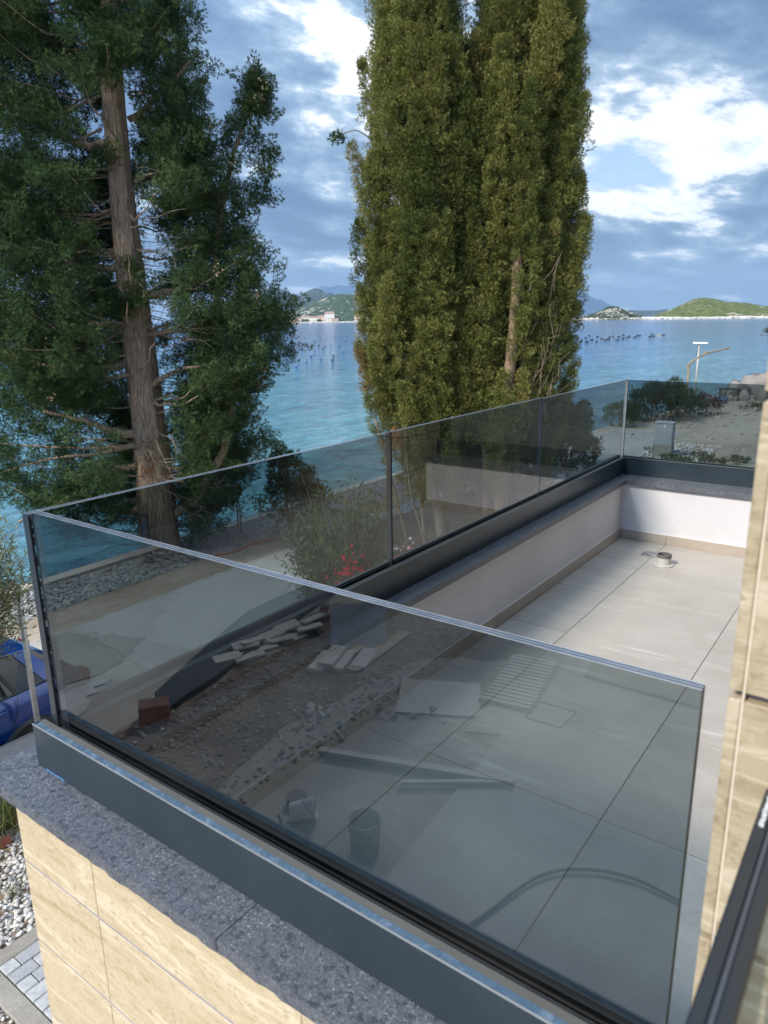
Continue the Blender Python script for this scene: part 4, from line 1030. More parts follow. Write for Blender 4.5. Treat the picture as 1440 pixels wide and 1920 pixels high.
# ---- the big open cypress on the left
def big_cypress():
    rng = np.random.default_rng(21)
    O = np.array([9.29, 12.94, 0.0])
    VD = np.array([.583, .812, 0.0]); VR = np.array([.812, -.583, 0.0])
    W_ = lambda a, b, h: O + ER*a + ED*b + UPV*h
    t = thing('cypress_tree', 'big dark cypress with a thick bare trunk at the left by the sea', 'tree', tuple(O))
    loc = lambda p: tuple(np.asarray(p)-O)
    # trunk: ribbed, buttressed at the foot
    n, seg = 60, 40; V, F = [], []
    prof_h = np.array([-0.2, 0.2, 0.7, 1.5, 3, 5.4, 8, 11, 13.5, 15]); prof_r = np.array([0.52, 0.44, 0.405, 0.375, 0.33, 0.285, 0.215, 0.19, 0.13, 0.07])
    ph = rng.uniform(0, 6.28, 6)
    for i in range(n):
        h = -0.2+15.2*i/(n-1); r_ = np.interp(h, prof_h, prof_r)
        cx = 0.05*math.sin(h*0.55+1)*min(1, h/2); cy = 0.05*math.sin(h*0.4)
        for k in range(seg):
            an = 2*math.pi*k/seg
            rr = r_*(1+0.055*math.sin(5*an+ph[0]+h*0.18)+0.035*math.sin(9*an+ph[1]-h*0.25)+0.02*math.sin(17*an+h*1.4+ph[2])+0.02*rng.normal())
            V.append((ER*(cx+rr*math.cos(an))+ED*(cy+rr*math.sin(an))+UPV*h))
    for i in range(n-1):
        for k in range(seg):
            a, b = i*seg+k, i*seg+(k+1) % seg; F.append((a, b, b+seg, a+seg))
    link('trunk', np_mesh('trunk', np.array(V), np.array(F)[:, ::-1], 'bark', smooth=True), t)
    # second stem, rising from low on the right side
    stems = [([(0.2, 0.0, 0.9), (0.75, 0.1, 1.2), (1.25, 0.15, 1.8), (1.75, 0.2, 3.0), (1.62, 0.3, 4.6), (1.60, 0.3, 5.8), (1.75, 0.3, 7.0), (2.15, 0.3, 8.2), (2.5, .28, 8.95), (2.74, 0.25, 9.33)], 0.115, 0.015)]
    limbs = [([(-0.15, -.1, 6.05), (-.7, -.3, 6.0), (-1.35, -.5, 6.25), (-2.2, -.7, 6.5)], .085, .03), ([(-.1, -.1, 8.28), (-.55, -.35, 8.2), (-1.2, -.6, 8.5), (-2, -.9, 8.9)], .09, .03),
             ([(-.15, -.1, 2.72), (-.6, -.35, 2.85), (-1.05, -.5, 3.1), (-1.8, -.7, 3.3)], .10, .035), ([(-.2, -.1, 2.55), (-.9, -.4, 2.4), (-1.8, -.7, 2.35), (-3.0, -1.0, 2.05)], .055, .014),
             ([(-.2, -.1, 2.5), (-.8, -.35, 2.5), (-1.7, -.5, 2.55), (-2.8, -.8, 2.7)], .045, .012), ([(-.2, -.15, 2.1), (-.8, -.5, 2.0), (-1.5, -.8, 1.55), (-2.4, -1.1, 1.15)], .07, .018),
             ([(.2, -.05, 4.75), (.7, -.15, 4.8), (1.3, -.1, 4.85), (2.3, 0, 5.0)], .055, .015), ([(.2, -.1, 3.75), (.6, -.3, 3.95), (1.1, -.4, 4.1), (1.9, -.4, 4.2)], .06, .016),
             ([(.2, 0, 5.5), (.8, .2, 5.6), (1.4, .3, 5.9), (2.4, .3, 6.3)], .09, .02), ([(-.2, 0, 4.2), (-.9, -.1, 4.1), (-1.8, -.2, 4.2), (-3, -.3, 4.5)], .08, .02),
             ([(-.2, 0, 4.9), (-1.0, .1, 5.0), (-2, .2, 5.3), (-3.2, .2, 5.7)], .07, .02), ([(-.15, .1, 1.2), (-.7, .1, 1.0), (-1.3, .0, 1.3), (-1.7, -.1, 2.0)], .09, .025),
             ([(.2, .1, 8.7), (.6, .2, 9.0), (1.1, .2, 9.4), (1.6, .2, 9.9)], .06, .02)]
    for pts, r0, r1 in stems + limbs:
        P = [loc(W_(a, b, h)) for a, b, h in pts]
        C = curve_pts(P, 18)
        MB().tube([tuple(c+rng.normal(0, 0.012, 3)) for c in C], taper(r0, r1, len(C)), 10).build('limb', 'bark', t, True)
    # dead grey twigs
    mb = MB()
    for k in range(85):
        h = rng.uniform(1.0, 7.8); th = rng.choice([rng.normal(-0.35, 0.5), rng.normal(math.pi+0.4, 0.5)], p=[.68, .32])
        L = rng.uniform(.5, 1.7); d = ER*math.cos(th)+ED*math.sin(th)
        p0 = ER*math.cos(th)*.30+ED*math.sin(th)*.30+UPV*h
        rise = rng.uniform(-.25, .45)
        pts = [p0, p0+d*L*.4+UPV*(rise*.2*L-.05), p0+d*L*.75+UPV*(rise*.55*L)+rng.normal(0, .07, 3), p0+d*L+UPV*rise*L+rng.normal(0, .12, 3)]
        C = curve_pts(pts, 8); mb.tube([tuple(c) for c in C], taper(rng.uniform(.007, .013), .003, len(C)), 4)
        for q in range(3):
            s = C[rng.integers(3, len(C)-1)]; e = s+d*rng.uniform(.1, .35)+rng.normal(0, .16, 3)
            mb.tube([tuple(s), tuple((s+e)/2+rng.normal(0, .03, 3)), tuple(e)], [.005, .004, .002], 3)
    tag(mb.build('dead_twigs', 'twig', t), None, None, None, 'stuff')
    # foliage on whorls of boughs
    hr = np.array([0, .29, 1.12, 1.93, 2.39, 2.96, 3.4, 3.83, 4.15, 4.68, 5, 5.41, 5.72, 6.22, 6.63, 7.0, 8.16, 8.9, 9.35, 9.7, 10, 10.3, 10.65, 12, 14])
    rr_ = np.array([.8, 1.2, 1.72, 2.43, 2.52, 2.31, 2.52, 3.0, 3.26, 3.48, 3.08, 3.4, 2.75, 2.95, 2.15, 1.9, 1.7, 1.49, 1.5, 1.9, 2.1, 1.76, 1.5, 1.2, .5])-.05
    hl = np.array([0, .8, 1.4, 2.2, 3.0, 4, 6, 8, 11, 13, 15.5]); ll_ = np.array([1.0, 3.3, 3.9, 4.0, 4.1, 4.3, 4.3, 4.2, 3.8, 2.6, .5])
    L_ = Leafage(); cen, outw, rad, tin = [], [], [], []
    brm = MB()
    for k in range(500):
        h = 0.7+12.3*rng.uniform()**1.12; h = round(h/.72)*.72+rng.normal(0, .11)+.1; th = rng.uniform(0, 2*math.pi) if k < 300 else (rng.uniform(1.9, 4.0) if k < 440 else rng.uniform(-.7, 1.0))
        c, s = math.cos(th), math.sin(th)
        rx = np.interp(h, hr, rr_) if c > 0 else np.interp(h, hl, ll_)
        ry = np.interp(h, hl, ll_)*(0.62 if s > 0 else 0.42)
        R_ = 1/math.sqrt((c/rx)**2+(s/ry)**2)*rng.uniform(.82, 1.02)
        d = ER*c+ED*s; droop = rng.uniform(-.10, .16)
        p = lambda q: d*(.25+(R_-.25)*q)+UPV*(h+R_*(droop*q - .10*math.sin(q*math.pi)+.10*q*q))
        C = [p(q) for q in np.linspace(0, .96, 7)]
        if h < 12 and rng.uniform() < .20: brm.tube([tuple(x+rng.normal(0, .03, 3)-UPV*(.32*rng.uniform(.5, 1.2)*(1-i/6.)**1.5)) for i, x in enumerate(C)], taper(rng.uniform(.016, .032), .006, 7), 5)
        m = int(2.2*R_)+1
        for q in np.linspace(rng.uniform(.30, .45), 1.0, m):
            x = p(q)+rng.normal(0, .10, 3)
            a, b = x@VR, x@VD
            # boughs on the house side of the trunk were cut back
            if b < 0.45 and abs(a+.02) < .66 and x[2] < 9.0 and rng.uniform() < .985: continue
            if x[2] < 3.0 and a < -.9 and rng.uniform() < .55: continue
            cen.append(x); outw.append(d); rad.append(rng.uniform(.24, .40)*(1.1-.25*q)); tin.append(rng.uniform(.18, .55)+.1*q)
    # leader on the second stem
    for h, a, w in [(3.4, 1.9, .5), (4.2, 2.0, .55), (5, 1.9, .6), (5.8, 1.8, .55), (6.5, 1.8, .45), (7.0, 1.98, .5), (7.4, 2.12, .55), (7.8, 2.25, .55), (8.2, 2.38, .45), (8.6, 2.46, .36), (8.95, 2.5, .25), (9.2, 2.63, .16), (9.36, 2.73, .08)]:
        for k in range(7):
            th = rng.uniform(0, 6.28); x = ER*(a+w*math.cos(th)*.9)+ED*(.3+w*math.sin(th))+UPV*(h+rng.normal(0, .18))
            cen.append(x); outw.append(ER*math.cos(th)+ED*math.sin(th)); rad.append(rng.uniform(.16, .26)*(1 if h < 8.7 else .7)); tin.append(rng.uniform(.3, .6))
    # small tufts springing from the front of the trunk
    for a, h in [(-.05, 5.35), (.1, 5.5), (-.3, 5.2), (-.2, 8.1), (.3, 6.0), (-.45, 7.4), (.15, 9.6), (.0, 10.0)]:
        for k in range(3): cen.append(ER*(a+rng.normal(0, .14))+ED*(-.45+rng.normal(0, .08))+UPV*(h+rng.normal(0, .12))); outw.append(-ED); rad.append(.17); tin.append(.55)
    cen, outw, rad, tin = map(np.array, (cen, outw, rad, tin))
    # each clump is a handful of bunches
    k = 9; u = unit(len(cen)*k, rng); sub = np.repeat(cen, k, 0)+u*(np.repeat(rad, k)*rng.uniform(.35, 1.05, len(cen)*k))[:, None]*np.array([1, 1, .72])
    so = np.repeat(outw, k, 0)*.6+u*.8; so /= np.linalg.norm(so, axis=1, keepdims=True)
    st = np.clip(np.repeat(tin, k)+rng.normal(0, .10, len(sub)), 0, .9)
    fw_ = so*.8+UPV*.15+rng.normal(0, .35, so.shape)
    inst_foliage('crown', t, sub, fw_, rng.uniform(.75, 1.3, len(sub)), st, G_BIG, 4, 'leaf_dark_cypress', rng)
    tag(brm.build('branches', 'bark', t), None, None, None, 'stuff')
    # round cones in bunches, and a few brown dead sprays
    mb = MB(); v, f = ico()
    ca_, cb_ = cen@VR, cen@VD
    pick = [i for i in rng.permutation(len(cen)) if cb_[i] < .1 and (abs(ca_[i]) > 1.2) and 2.5 < cen[i][2] < 10.5][:26]
    for i in pick[:16]:
        c0 = cen[i]+(outw[i]*.5-VD*.6)*rad[i]
        for k in range(8): mb.add(v*.022+c0+rng.normal(0, .06, 3), [tuple(q) for q in f])
    tag(mb.build('cones', 'cone', t), None, None, None, 'stuff')
    lb_ = Leafage(); low = [i for i in range(len(cen)) if 2.4 < cen[i][2] < 4.4 and ca_[i] > 1.5 and cb_[i] < .6]
    c = np.array([cen[i]+(outw[i]*.6-VD*.5)*rad[i] for i in list(rng.permutation(low))[:7]] + [-VD*.38+UPV*2.3, -VD*.38-VR*.05+UPV*2.05, -VD*.38+UPV*2.6])
    lb_.add(tufts(c, np.tile(-UPV, (len(c), 1)), .13, 34, .09, rng, np.full(len(c), .5), -.3, .5, .6)); lb_.build('brown_sprays', 'leaf_brown', t, rng=rng)
    return t
big_cypress()

# ---- the two columnar cypresses
def column(label, base_a, seed, left, right, depth, hmax, tint0, thin, stems, h0=1.0, bare=()):
    rng = np.random.default_rng(seed)
    O0 = np.array([12.0, 7.3, 0.0]); O = O0+ER*base_a
    t = thing('cypress_tree', label, 'tree', tuple(O))
    Lf = Leafage(); P, D_, T_, RD = [], [], [], []
    # inner boughs that close the crown
    for k in range(26):
        hc = rng.uniform(h0+.4, hmax-1.0); al, ar = np.interp(hc, *left), np.interp(hc, *right); th = rng.uniform(0, 6.28); q = rng.uniform(.05, .5)
        m = 200; c0 = ER*((al+ar)/2+(ar-al)/2*q*math.cos(th))+ED*depth*q*math.sin(th)+UPV*hc
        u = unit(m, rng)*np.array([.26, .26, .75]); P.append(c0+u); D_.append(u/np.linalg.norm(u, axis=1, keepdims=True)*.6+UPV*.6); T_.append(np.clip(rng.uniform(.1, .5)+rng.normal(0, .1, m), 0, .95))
    h = h0
    while h < hmax:
        al, ar = np.interp(h, *left), np.interp(h, *right)
        c0, hw = (al+ar)/2, (ar-al)/2-.23
        n = max(6, int(2*math.pi*hw/.44))
        for k in range(n):
            th = 2*math.pi*(k+rng.uniform(0, .9))/n
            if math.sin(th) > 0.35 and rng.uniform() < .45: continue          # fewer boughs on the sea side
            if rng.uniform() < thin: continue
            dv = ER*math.cos(th)*hw+ED*math.sin(th)*depth
            ln = rng.uniform(1.2, 2.9); R_ = rng.uniform(.17, .32)
            h1 = min(h+ln, hmax+.6)
            al2, ar2 = np.interp(h1, *left), np.interp(h1, *right); c1, hw2 = (al2+ar2)/2, (ar2-al2)/2-.23
            k1 = rng.uniform(.58, 1.02)
            p0 = ER*(c0)+dv*(k1-.30)+UPV*h
            p1 = ER*c1+(ER*math.cos(th)*hw2+ED*math.sin(th)*depth)*(k1-.02)+UPV*h1+ER*rng.normal(0, .14)
            mid = (p0+p1)/2
            am = mid@ER
            if math.sin(th) < 0 and any(abs(am-ba) < bw and bh0 < mid[2] < bh1 for ba, bw, bh0, bh1 in bare) and rng.uniform() < .72: continue
            ax = (p1-p0)/np.linalg.norm(p1-p0)
            e1 = np.cross(ax, ED); e1 /= np.linalg.norm(e1); e2 = np.cross(ax, e1)
            m = int(95*ln*R_/.27*(1.0 if h < 10.0 else .5)); q = rng.uniform(0, 1, m)**.85; an = rng.uniform(0, 6.28, m)
            rp = R_*np.sin(np.clip(q*1.02, 0, 1)**.7*math.pi)**.6*rng.uniform(.45, 1.1, m)*(1+.22*np.sin(q*ln*9+k+2*np.sin(an)))
            rad = np.cos(an)[:, None]*e1+np.sin(an)[:, None]*e2
            P.append(p0+ax*(np.linalg.norm(p1-p0)*q)[:, None]+rad*rp[:, None]); D_.append(rad*.75+ax*.55)
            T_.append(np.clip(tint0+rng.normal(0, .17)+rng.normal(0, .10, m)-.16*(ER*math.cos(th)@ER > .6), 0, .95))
        h += rng.uniform(.60, .85)*(1.0 if h < 9.8 else 1.6)
    P, D_, T_ = np.concatenate(P)-ER*base_a, np.concatenate(D_), np.concatenate(T_)
    D_ /= np.linalg.norm(D_, axis=1, keepdims=True)
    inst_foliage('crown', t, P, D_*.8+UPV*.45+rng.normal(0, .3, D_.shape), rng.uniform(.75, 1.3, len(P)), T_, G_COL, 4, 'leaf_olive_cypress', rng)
    for pts, r0, r1, mat in stems:
        Q = [ER*(a-base_a)+ED*b+UPV*z for a, b, z in pts]; C = curve_pts(Q, 16)
        MB().tube([tuple(c) for c in C], taper(r0, r1, len(C)), 9).build('trunk' if r0 > .09 else 'stem', mat, t, True)
    return t, O, rng
LA = (np.array([0, .8, 1.9, 2.45, 2.98, 3.6, 4.1, 4.5, 4.8, 5.0, 5.36, 5.9, 6.6, 7.3, 8.0, 8.6, 9.4, 10.2, 11.5, 13]), np.array([-.5, -.85, -1.2, -1.45, -1.7, -1.9, -2.15, -2.3, -2.35, -2.1, -1.78, -1.75, -1.80, -1.88, -1.84, -1.72, -1.58, -1.42, -1.1, -.6]))
RA = (np.array([0, 1.9, 4, 6.8, 9.0, 9.6, 10.2, 11.5, 13]), np.array([.6, 1.15, 1.4, 1.3, .98, .55, .12, -.05, -.3]))
LB = (np.array([0, 1.9, 4, 6.8, 9.0, 9.6, 10.2, 11.5, 13]), np.array([.2, -.2, -.35, -.4, -.3, .0, .36, .65, 1.0]))
RB = (np.array([0, 1.33, 2.19, 2.92, 3.54, 4.14, 4.92, 5.87, 6.78, 7.22, 7.61, 7.79, 8.09, 8.51, 9.17, 9.66, 10.1, 11.5, 13]), np.array([1.5, 2.1, 2.5, 2.7, 2.75, 2.78, 2.82, 2.86, 2.86, 2.8, 2.86, 2.55, 2.74, 2.66, 2.48, 2.42, 2.42, 2.0, 1.2]))
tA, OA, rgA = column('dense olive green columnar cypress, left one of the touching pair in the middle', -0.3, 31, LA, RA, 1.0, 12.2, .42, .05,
    [([(-.05, -.2, 0), (-.12, -.3, 1.2), (-.42, -.35, 2.6), (-.55, -.1, 5), (-.6, 0, 9)], .125, .04, 'bark_pale'), ([(-.35, -.2, 0), (-.45, -.4, 1.3), (-.60, -.5, 2.4), (-.9, -.4, 4.4)], .055, .02, 'bark_pale'),
     ([(.05, -.1, 0), (.0, -.2, 1.4), (-.15, -.3, 3.0), (-.1, -.4, 5.5)], .06, .02, 'bark_red'), ([(-.6, -.2, .1), (-1.0, -.5, 1.8), (-1.35, -.6, 3.2)], .035, .012, 'bark_red'), ([(-.2, -.3, .1), (-.65, -.6, 1.6), (-.78, -.7, 2.6)], .028, .012, 'bark_pale')], 1.55)
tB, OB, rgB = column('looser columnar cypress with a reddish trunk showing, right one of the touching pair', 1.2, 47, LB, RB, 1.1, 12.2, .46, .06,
    [([(1.15, -.1, 0), (1.06, -.45, 1.6), (1.06, -.75, 3.4), (1.17, -.7, 5.2), (1.23, -.6, 7.4), (1.28, -.4, 9.4), (1.3, -.2, 11.5)], .15, .045, 'bark_red'), ([(1.5, -.2, 0), (1.7, -.3, 2.2), (1.9, -.35, 4.2), (1.95, -.3, 5.6)], .05, .014, 'bark_pale'),
     ([(.9, 0, 0), (.75, -.4, 2), (.62, -.5, 4), (.6, -.3, 7)], .09, .03, 'bark_red'), ([(1.7, 0, 0), (1.9, -.2, 2), (2.0, -.2, 4), (2.0, -.1, 7)], .07, .02, 'bark_red'), ([(1.3, -.3, .2), (1.45, -.5, 2.4), (1.6, -.6, 4.0), (1.75, -.6, 5.3)], .028, .008, 'bark_red')], 1.7,
    ((1.15, .15, 3.6, 7.6), (1.6, .16, 4.0, 5.0)))
mb = MB()
for k in range(46):
    a = rgB.uniform(1.2, 1.9); h = rgB.uniform(2.7, 5.6); L = rgB.uniform(.3, .95)
    p = ER*(a-1.2)+ED*(-.85+rgB.normal(0, .12))+UPV*h; q = p+ER*rgB.normal(.16, .25)*L+UPV*L*.9+ED*rgB.normal(-.1, .1)
    m = (p+q)/2+rgB.normal(0, .06, 3); mb.tube([tuple(p), tuple(m), tuple(q)], [.008, .006, .003], 4)
tag(mb.build('dead_twigs', 'twig_brown', tB), None, None, None, 'stuff')
# little bough sticking out on the left, brown tuft low down, pale cones
mb = MB(); c = curve_pts([ER*-.9+ED*-.2+UPV*7.9, ER*-1.25+ED*-.3+UPV*8.12, ER*-1.5+ED*-.3+UPV*8.08, ER*-1.68+ED*-.3+UPV*8.03], 9); mb.tube([tuple(x) for x in c], taper(.014, .006, len(c)), 5); mb.build('stem', 'twig', tA)
lf = Leafage(); cc = np.array([ER*a+ED*-.3+UPV*h for a, h in [(-1.62, 8.02), (-1.55, 7.96), (-1.68, 8.0), (-1.5, 7.98), (-1.58, 8.06)]]); lf.add(tufts(cc, np.tile(-ER, (5, 1)), .08, 26, .09, rgA, np.full(5, .4))); lf.build('tuft', 'leaf_conifer', tA, rng=rgA)
lf = Leafage(); cc = np.array([ER*(-1.0+.3)+ED*-.9+UPV*2.92, ER*(-.96+.3)+ED*-.9+UPV*3.03, ER*(-.94+.3)+ED*-.9+UPV*2.82]); lf.add(tufts(cc, np.tile(-UPV, (3, 1)), .10, 40, .08, rgA, np.full(3, .7), -.3)); lf.build('brown_sprays', 'leaf_brown', tA, rng=rgA)

# ---- bushes and small trees made of leafy blobs
def blob_bush(name, label, cat, base, blobs, mat, size, per, dens, seed, group=None, stem_r=0.05, stem_mat='bark', tint=(.2, .6), up=.4, template=(FR_V, FR_F)):
    rng = np.random.default_rng(seed); t = thing(name, label, cat, base, group)
    P, D_, T_ = [], [], []; mb = MB()
    for (x, y, z, rx, ry, rz) in blobs:
        n = max(6, int(1.9*dens*(rx*ry+ry*rz+rx*rz)))
        u = unit(n, rng); u[:, 2] = np.abs(u[:, 2])*1.0*np.where(rng.uniform(size=n) < .8, 1, -1)
        s = rng.uniform(.55, 1.08, n)*(1+.16*np.sin(u[:, 0]*6+seed)*np.cos(u[:, 1]*5+u[:, 2]*7))
        P.append(np.array([x, y, z])+u*s[:, None]*np.array([rx, ry, rz])); D_.append(u); T_.append(np.clip(rng.uniform(*tint, n), 0, 1))
        mb.tube([(x*.2, y*.2, -.02), (x*.6, y*.6, z*.45), (x, y, z)], [stem_r, stem_r*.7, stem_r*.3], 6)
    lf = Leafage(); lf.add(tufts(np.concatenate(P), np.concatenate(D_), size*.8, per, size, rng, np.concatenate(T_), up)); lf.build('foliage', mat, t, tv=template[0], tf=template[1], rng=rng)
    mb.build('stem', stem_mat, t, True)
    return t
blob_bush('conifer', 'small dark conifer with pointed tips right of the tall cypresses behind the glass', 'shrub', (22.8, 9.2, 0), [(0, 0, .75, .85, .85, .8), (.1, -.1, 1.5, .55, .55, .75), (.2, -.35, 1.45, .45, .45, .75), (-.1, .25, 2.1, .30, .3, .55), (.15, -.5, 1.9, .25, .25, .5), (0.1, .9, .8, .6, .6, .8), (-.2, -.8, .65, .5, .5, .55)], 'leaf_scrub', .13, 9, 60, 3)
blob_bush('evergreen_shrub', 'dark evergreen shrub mass at the foot of the columnar cypresses behind the glass', 'shrub', (17.2, 8.1, 0), [(0, 0, 1.4, 1.1, 1.1, 1.35), (.5, -.9, 1.2, .9, .9, 1.2), (-.4, .8, 1.3, .9, .9, 1.2), (.1, -.2, 2.4, .7, .7, .75), (-.2, .7, 2.2, .5, .5, .7)], 'leaf_scrub', .13, 9, 46, 12)
blob_bush('conifer', 'mid green young conifer beside the gravel strip behind the grey leaved bush', 'shrub', (12.1, 11.6, 0), [(0, 0, .7, .65, .65, .7), (.1, .05, 1.35, .5, .5, .65), (-.15, .1, 1.75, .32, .32, .5), (.3, -.3, .9, .4, .4, .5)], 'leaf_conifer', .11, 9, 90, 4, tint=(.3, .7))
for args in [((33.4, 10.9, 0), [(0, 0, .55, .7, .7, .6), (.2, -.4, .35, .5, .5, .4)], 5, 'low dark shrub at the left end of the scrub by the shore'),
             ((35.9, 10.25, 0), [(0, .3, .8, .9, .9, .8), (.3, -.6, .95, .9, .9, .85), (0, -.1, 1.35, .6, .6, .5), (.2, -1.3, .6, .6, .6, .55), (-.6, .6, .4, .7, .7, .45)], 6, 'largest dark green shrub by the shore behind the cabinet'),
             ((38.2, 9.55, 0), [(0, 0, .8, .75, .75, .75), (.1, .3, 1.35, .35, .35, .55), (0, -.6, .5, .6, .6, .5)], 7, 'dark shrub with a pointed top at the foot of the lamp post')]:
    blob_bush('shrub', args[3], 'shrub', args[0], args[1], 'leaf_scrub', .17, 9, 42, args[2], 'shrubs on the far shore')
blob_bush('dry_shrub', 'brown leafless shrub right of the dark shore shrubs', 'shrub', (39.6, 8.9, 0), [(0, 0, .5, .8, .8, .6), (.3, -.5, .35, .6, .6, .4)], 'leaf_dry', .17, 7, 30, 8, stem_mat='twig')
blob_bush('evergreen_tree', 'evergreen bough tips reaching in at the right edge above the house corner', 'tree', (29.35, 3.15, 0), [(0, 0, 4.2, 1.1, 1.25, .55), (-.2, .95, 4.35, .45, .42, .28), (0, .5, 5.0, .8, .5, .5), (0, 0, 3.2, 1, 1, .5), (-.1, 1.05, 4.0, .3, .25, .18)], 'leaf_scrub', .14, 9, 60, 9, stem_r=.09, tint=(.3, .9))
blob_bush('low_plant', 'patch of green weeds on the sandy ground at the right', 'plant', (42.4, 6.35, 0), [(0, 0, .12, 1.0, 1.2, .22), (1.2, -.8, .1, .8, .9, .2)], 'leaf_scrub', .12, 8, 40, 10, stem_r=.01, tint=(.4, 1))
for i, (x, y) in enumerate([(27.6, 7.5), (26.3, 6.6), (27.1, 5.9), (26.2, 5.3), (26.9, 4.7), (25.6, 6.1)]):
    blob_bush('weed', ['weed tuft left of the grey cabinet foot', 'weed tuft right of the grey cabinet foot', 'second weed tuft right of the grey cabinet', 'third weed tuft along the white stone verge', 'last weed tuft of the verge, next to the house corner', 'nearest weed tuft of the white stone verge'][i], 'plant', (x, y, 0), [(0, 0, .08, .35, .45, .14)], 'leaf_scrub', .10, 7, 90, 20+i, 'weeds along the verge', .008, tint=(.5, 1))

# flowering bush behind the long glass
def leafy_bush(name, label, cat, base, crown, radii, n_stem, n_leaf, leaf, mat, seed, flowers=(), stem_mat='bark_pale', hollow=.35, zmin=0.0, root=(0, 0, 0)):
    rng = np.random.default_rng(seed); t = thing(name, label, cat, base); base = np.array(base)
    P, D_, T_ = [], [], []; mb = MB()
    c = np.array(crown)-base; rd = np.array(radii)
    for k in range(n_stem):
        u = unit(1, rng)[0]; tip = c+u*rd*rng.uniform(.55, 1.0)
        s0 = np.array([rng.normal(0, .10), rng.normal(0, .10), 0])+np.array(root); m1 = s0+(tip-s0)*.5+np.array([*(-(tip-s0)[:2]*.18), .1])
        C = curve_pts([s0, m1, tip], 10); mb.tube([tuple(x) for x in C], taper(rng.uniform(.006, .012), .002, len(C)), 4)
        m = n_leaf//n_stem; q = rng.uniform(hollow, 1.0, m)
        pc = np.array([C[min(len(C)-1, int(x*(len(C)-1)))] for x in q]); tg = (tip-m1)/np.linalg.norm(tip-m1)
        spread = rng.normal(0, .085, (m, 3)); P.append(pc+spread); D_.append(tg*.5+unit(m, rng)*.9+UPV*.1); T_.append(np.clip(rng.uniform(.1, .8)+rng.normal(0, .22, m), 0, 1))
    P, D_, T_ = map(np.concatenate, (P, D_, T_)); kp = P[:, 2] > zmin+rng.normal(0, .08, len(P)); P, D_, T_ = P[kp], D_[kp], T_[kp]
    V, F, idx = scatter(LF_V, LF_F, P, D_, leaf*rng.uniform(.65, 1.25, len(P)), rng=rng)
    tag(link('foliage', np_mesh('foliage', V, F, mat, T_[idx]), t), None, None, None, 'stuff')
    mb.build('stem', stem_mat, t, True)
    for (fc, nn, fm) in flowers:
        c0 = np.array(fc)-base; nn = int(nn*.55); p = c0+rng.normal(0, .085, (nn, 3)); V, F, idx = scatter(np.array([(0, 0, 0), (.5, .4, .1), (1, 0, 0), (.5, -.4, .1)]), LF_F, p, unit(nn, rng), .055*rng.uniform(.7, 1.2, nn), rng=rng)
        link('flower', np_mesh('flower', V, F, fm, rng.uniform(0, 1, nn)[idx]), t)
    return t
leafy_bush('oleander', 'grey green narrow leaved bush with red and pink flowers seen through the long glass', 'bush', (6.95, 5.75, 0), (7.0, 5.85, 2.30), (.88, .88, 1.0), 230, 18000, .105, 'leaf_bush', 51,
    [((6.29, 5.13, 2.16), 60, 'petal_red'), ((6.22, 5.13, 2.06), 50, 'petal_red'), ((6.38, 5.09, 2.13), 40, 'petal_red'), ((6.57, 4.86, 2.06), 30, 'petal_red'), ((6.27, 5.18, 2.25), 26, 'petal_red'), ((6.80, 4.74, 2.32), 36, 'petal_pink'), ((6.85, 4.67, 2.24), 20, 'petal_red')])
leafy_bush('olive_tree', 'pale leaved olive tree at the left edge in front of the blue car', 'tree', (2.62, 6.92, 0), (3.02, 7.27, 2.62), (.76, .66, .84), 230, 26000, .074, 'leaf_olive', 52, (), 'twig', .30, 1.78, (-.25, -.02, 1.45))
MB_ = MB(); MB_.tube([(2.30, 6.86, 0), (2.28, 6.9, .7), (2.36, 6.9, 1.55)], [.06, .05, .035], 9)
MB_.xform(Matrix.Translation((-2.62, -6.92, 0))).build('trunk', 'bark_pale', bpy.data.objects['olive_tree'], True)
# young citrus with its stake on the gravel
t = thing('young_tree', 'young bright leaved tree tied to a stake on the gravel by the sea', 'tree', (11.57, 12.80, 0))
rng = np.random.default_rng(60)
mb = MB(); mb.tube([(0, 0, 0), (.01, 0, .5), (0, .02, 1.05)], [.022, .018, .01], 7); mb.build('trunk', 'bark', t)
mb = MB(); mb.box(-.09, -.06, -.015, .015, 0, 1.02); mb.build('stake', 'board_wood', t)
P = np.concatenate([np.array([x, y, z])+rng.normal(0, .10, (26, 3)) for x, y, z in [(0, 0, .95), (.25, -.3, .8), (-.2, .25, .82), (.1, .1, 1.1), (-.1, -.15, .65), (.2, -.5, .88), (-.25, .4, .95)]])
V, F, idx = scatter(np.array([(0, 0, 0), (.45, .22, .04), (1, 0, -.08), (.45, -.22, .04)]), LF_F, P, unit(len(P), rng)+UPV*.3, .11*rng.uniform(.7, 1.2, len(P)), rng=rng)
link('foliage', np_mesh('foliage', V, F, 'leaf_citrus', rng.uniform(0, 1, len(P))[idx]), t)

# grass tufts near the low wall
def grass(label, base, n, h, r_, seed):
    rng = np.random.default_rng(seed); p = np.stack([rng.normal(0, r_, n), rng.normal(0, r_*.5, n), np.zeros(n)], 1)
    V, F, idx = scatter(np.array([(0, -.012, 0), (.5, -.010, .05), (1, 0, .16), (.5, .010, .05)]), np.array([(0, 1, 2, 3)]), p, rng.normal(0, .35, (n, 3))+UPV, h*rng.uniform(.5, 1.2, n), rng=rng)
    o = link('grass_tuft', np_mesh('grass_tuft', V, F, 'grass', rng.uniform(0, 1, n)[idx]), None, base); tag(o, label, 'grass', 'grass tufts by the low wall')
grass('dry green grass tuft behind the granite coping at the left edge', (2.75, 6.86, 0), 260, .62, .20, 1)
grass('small grass tuft among the pebbles', (2.36, 5.95, 0), 60, .22, .06, 2)
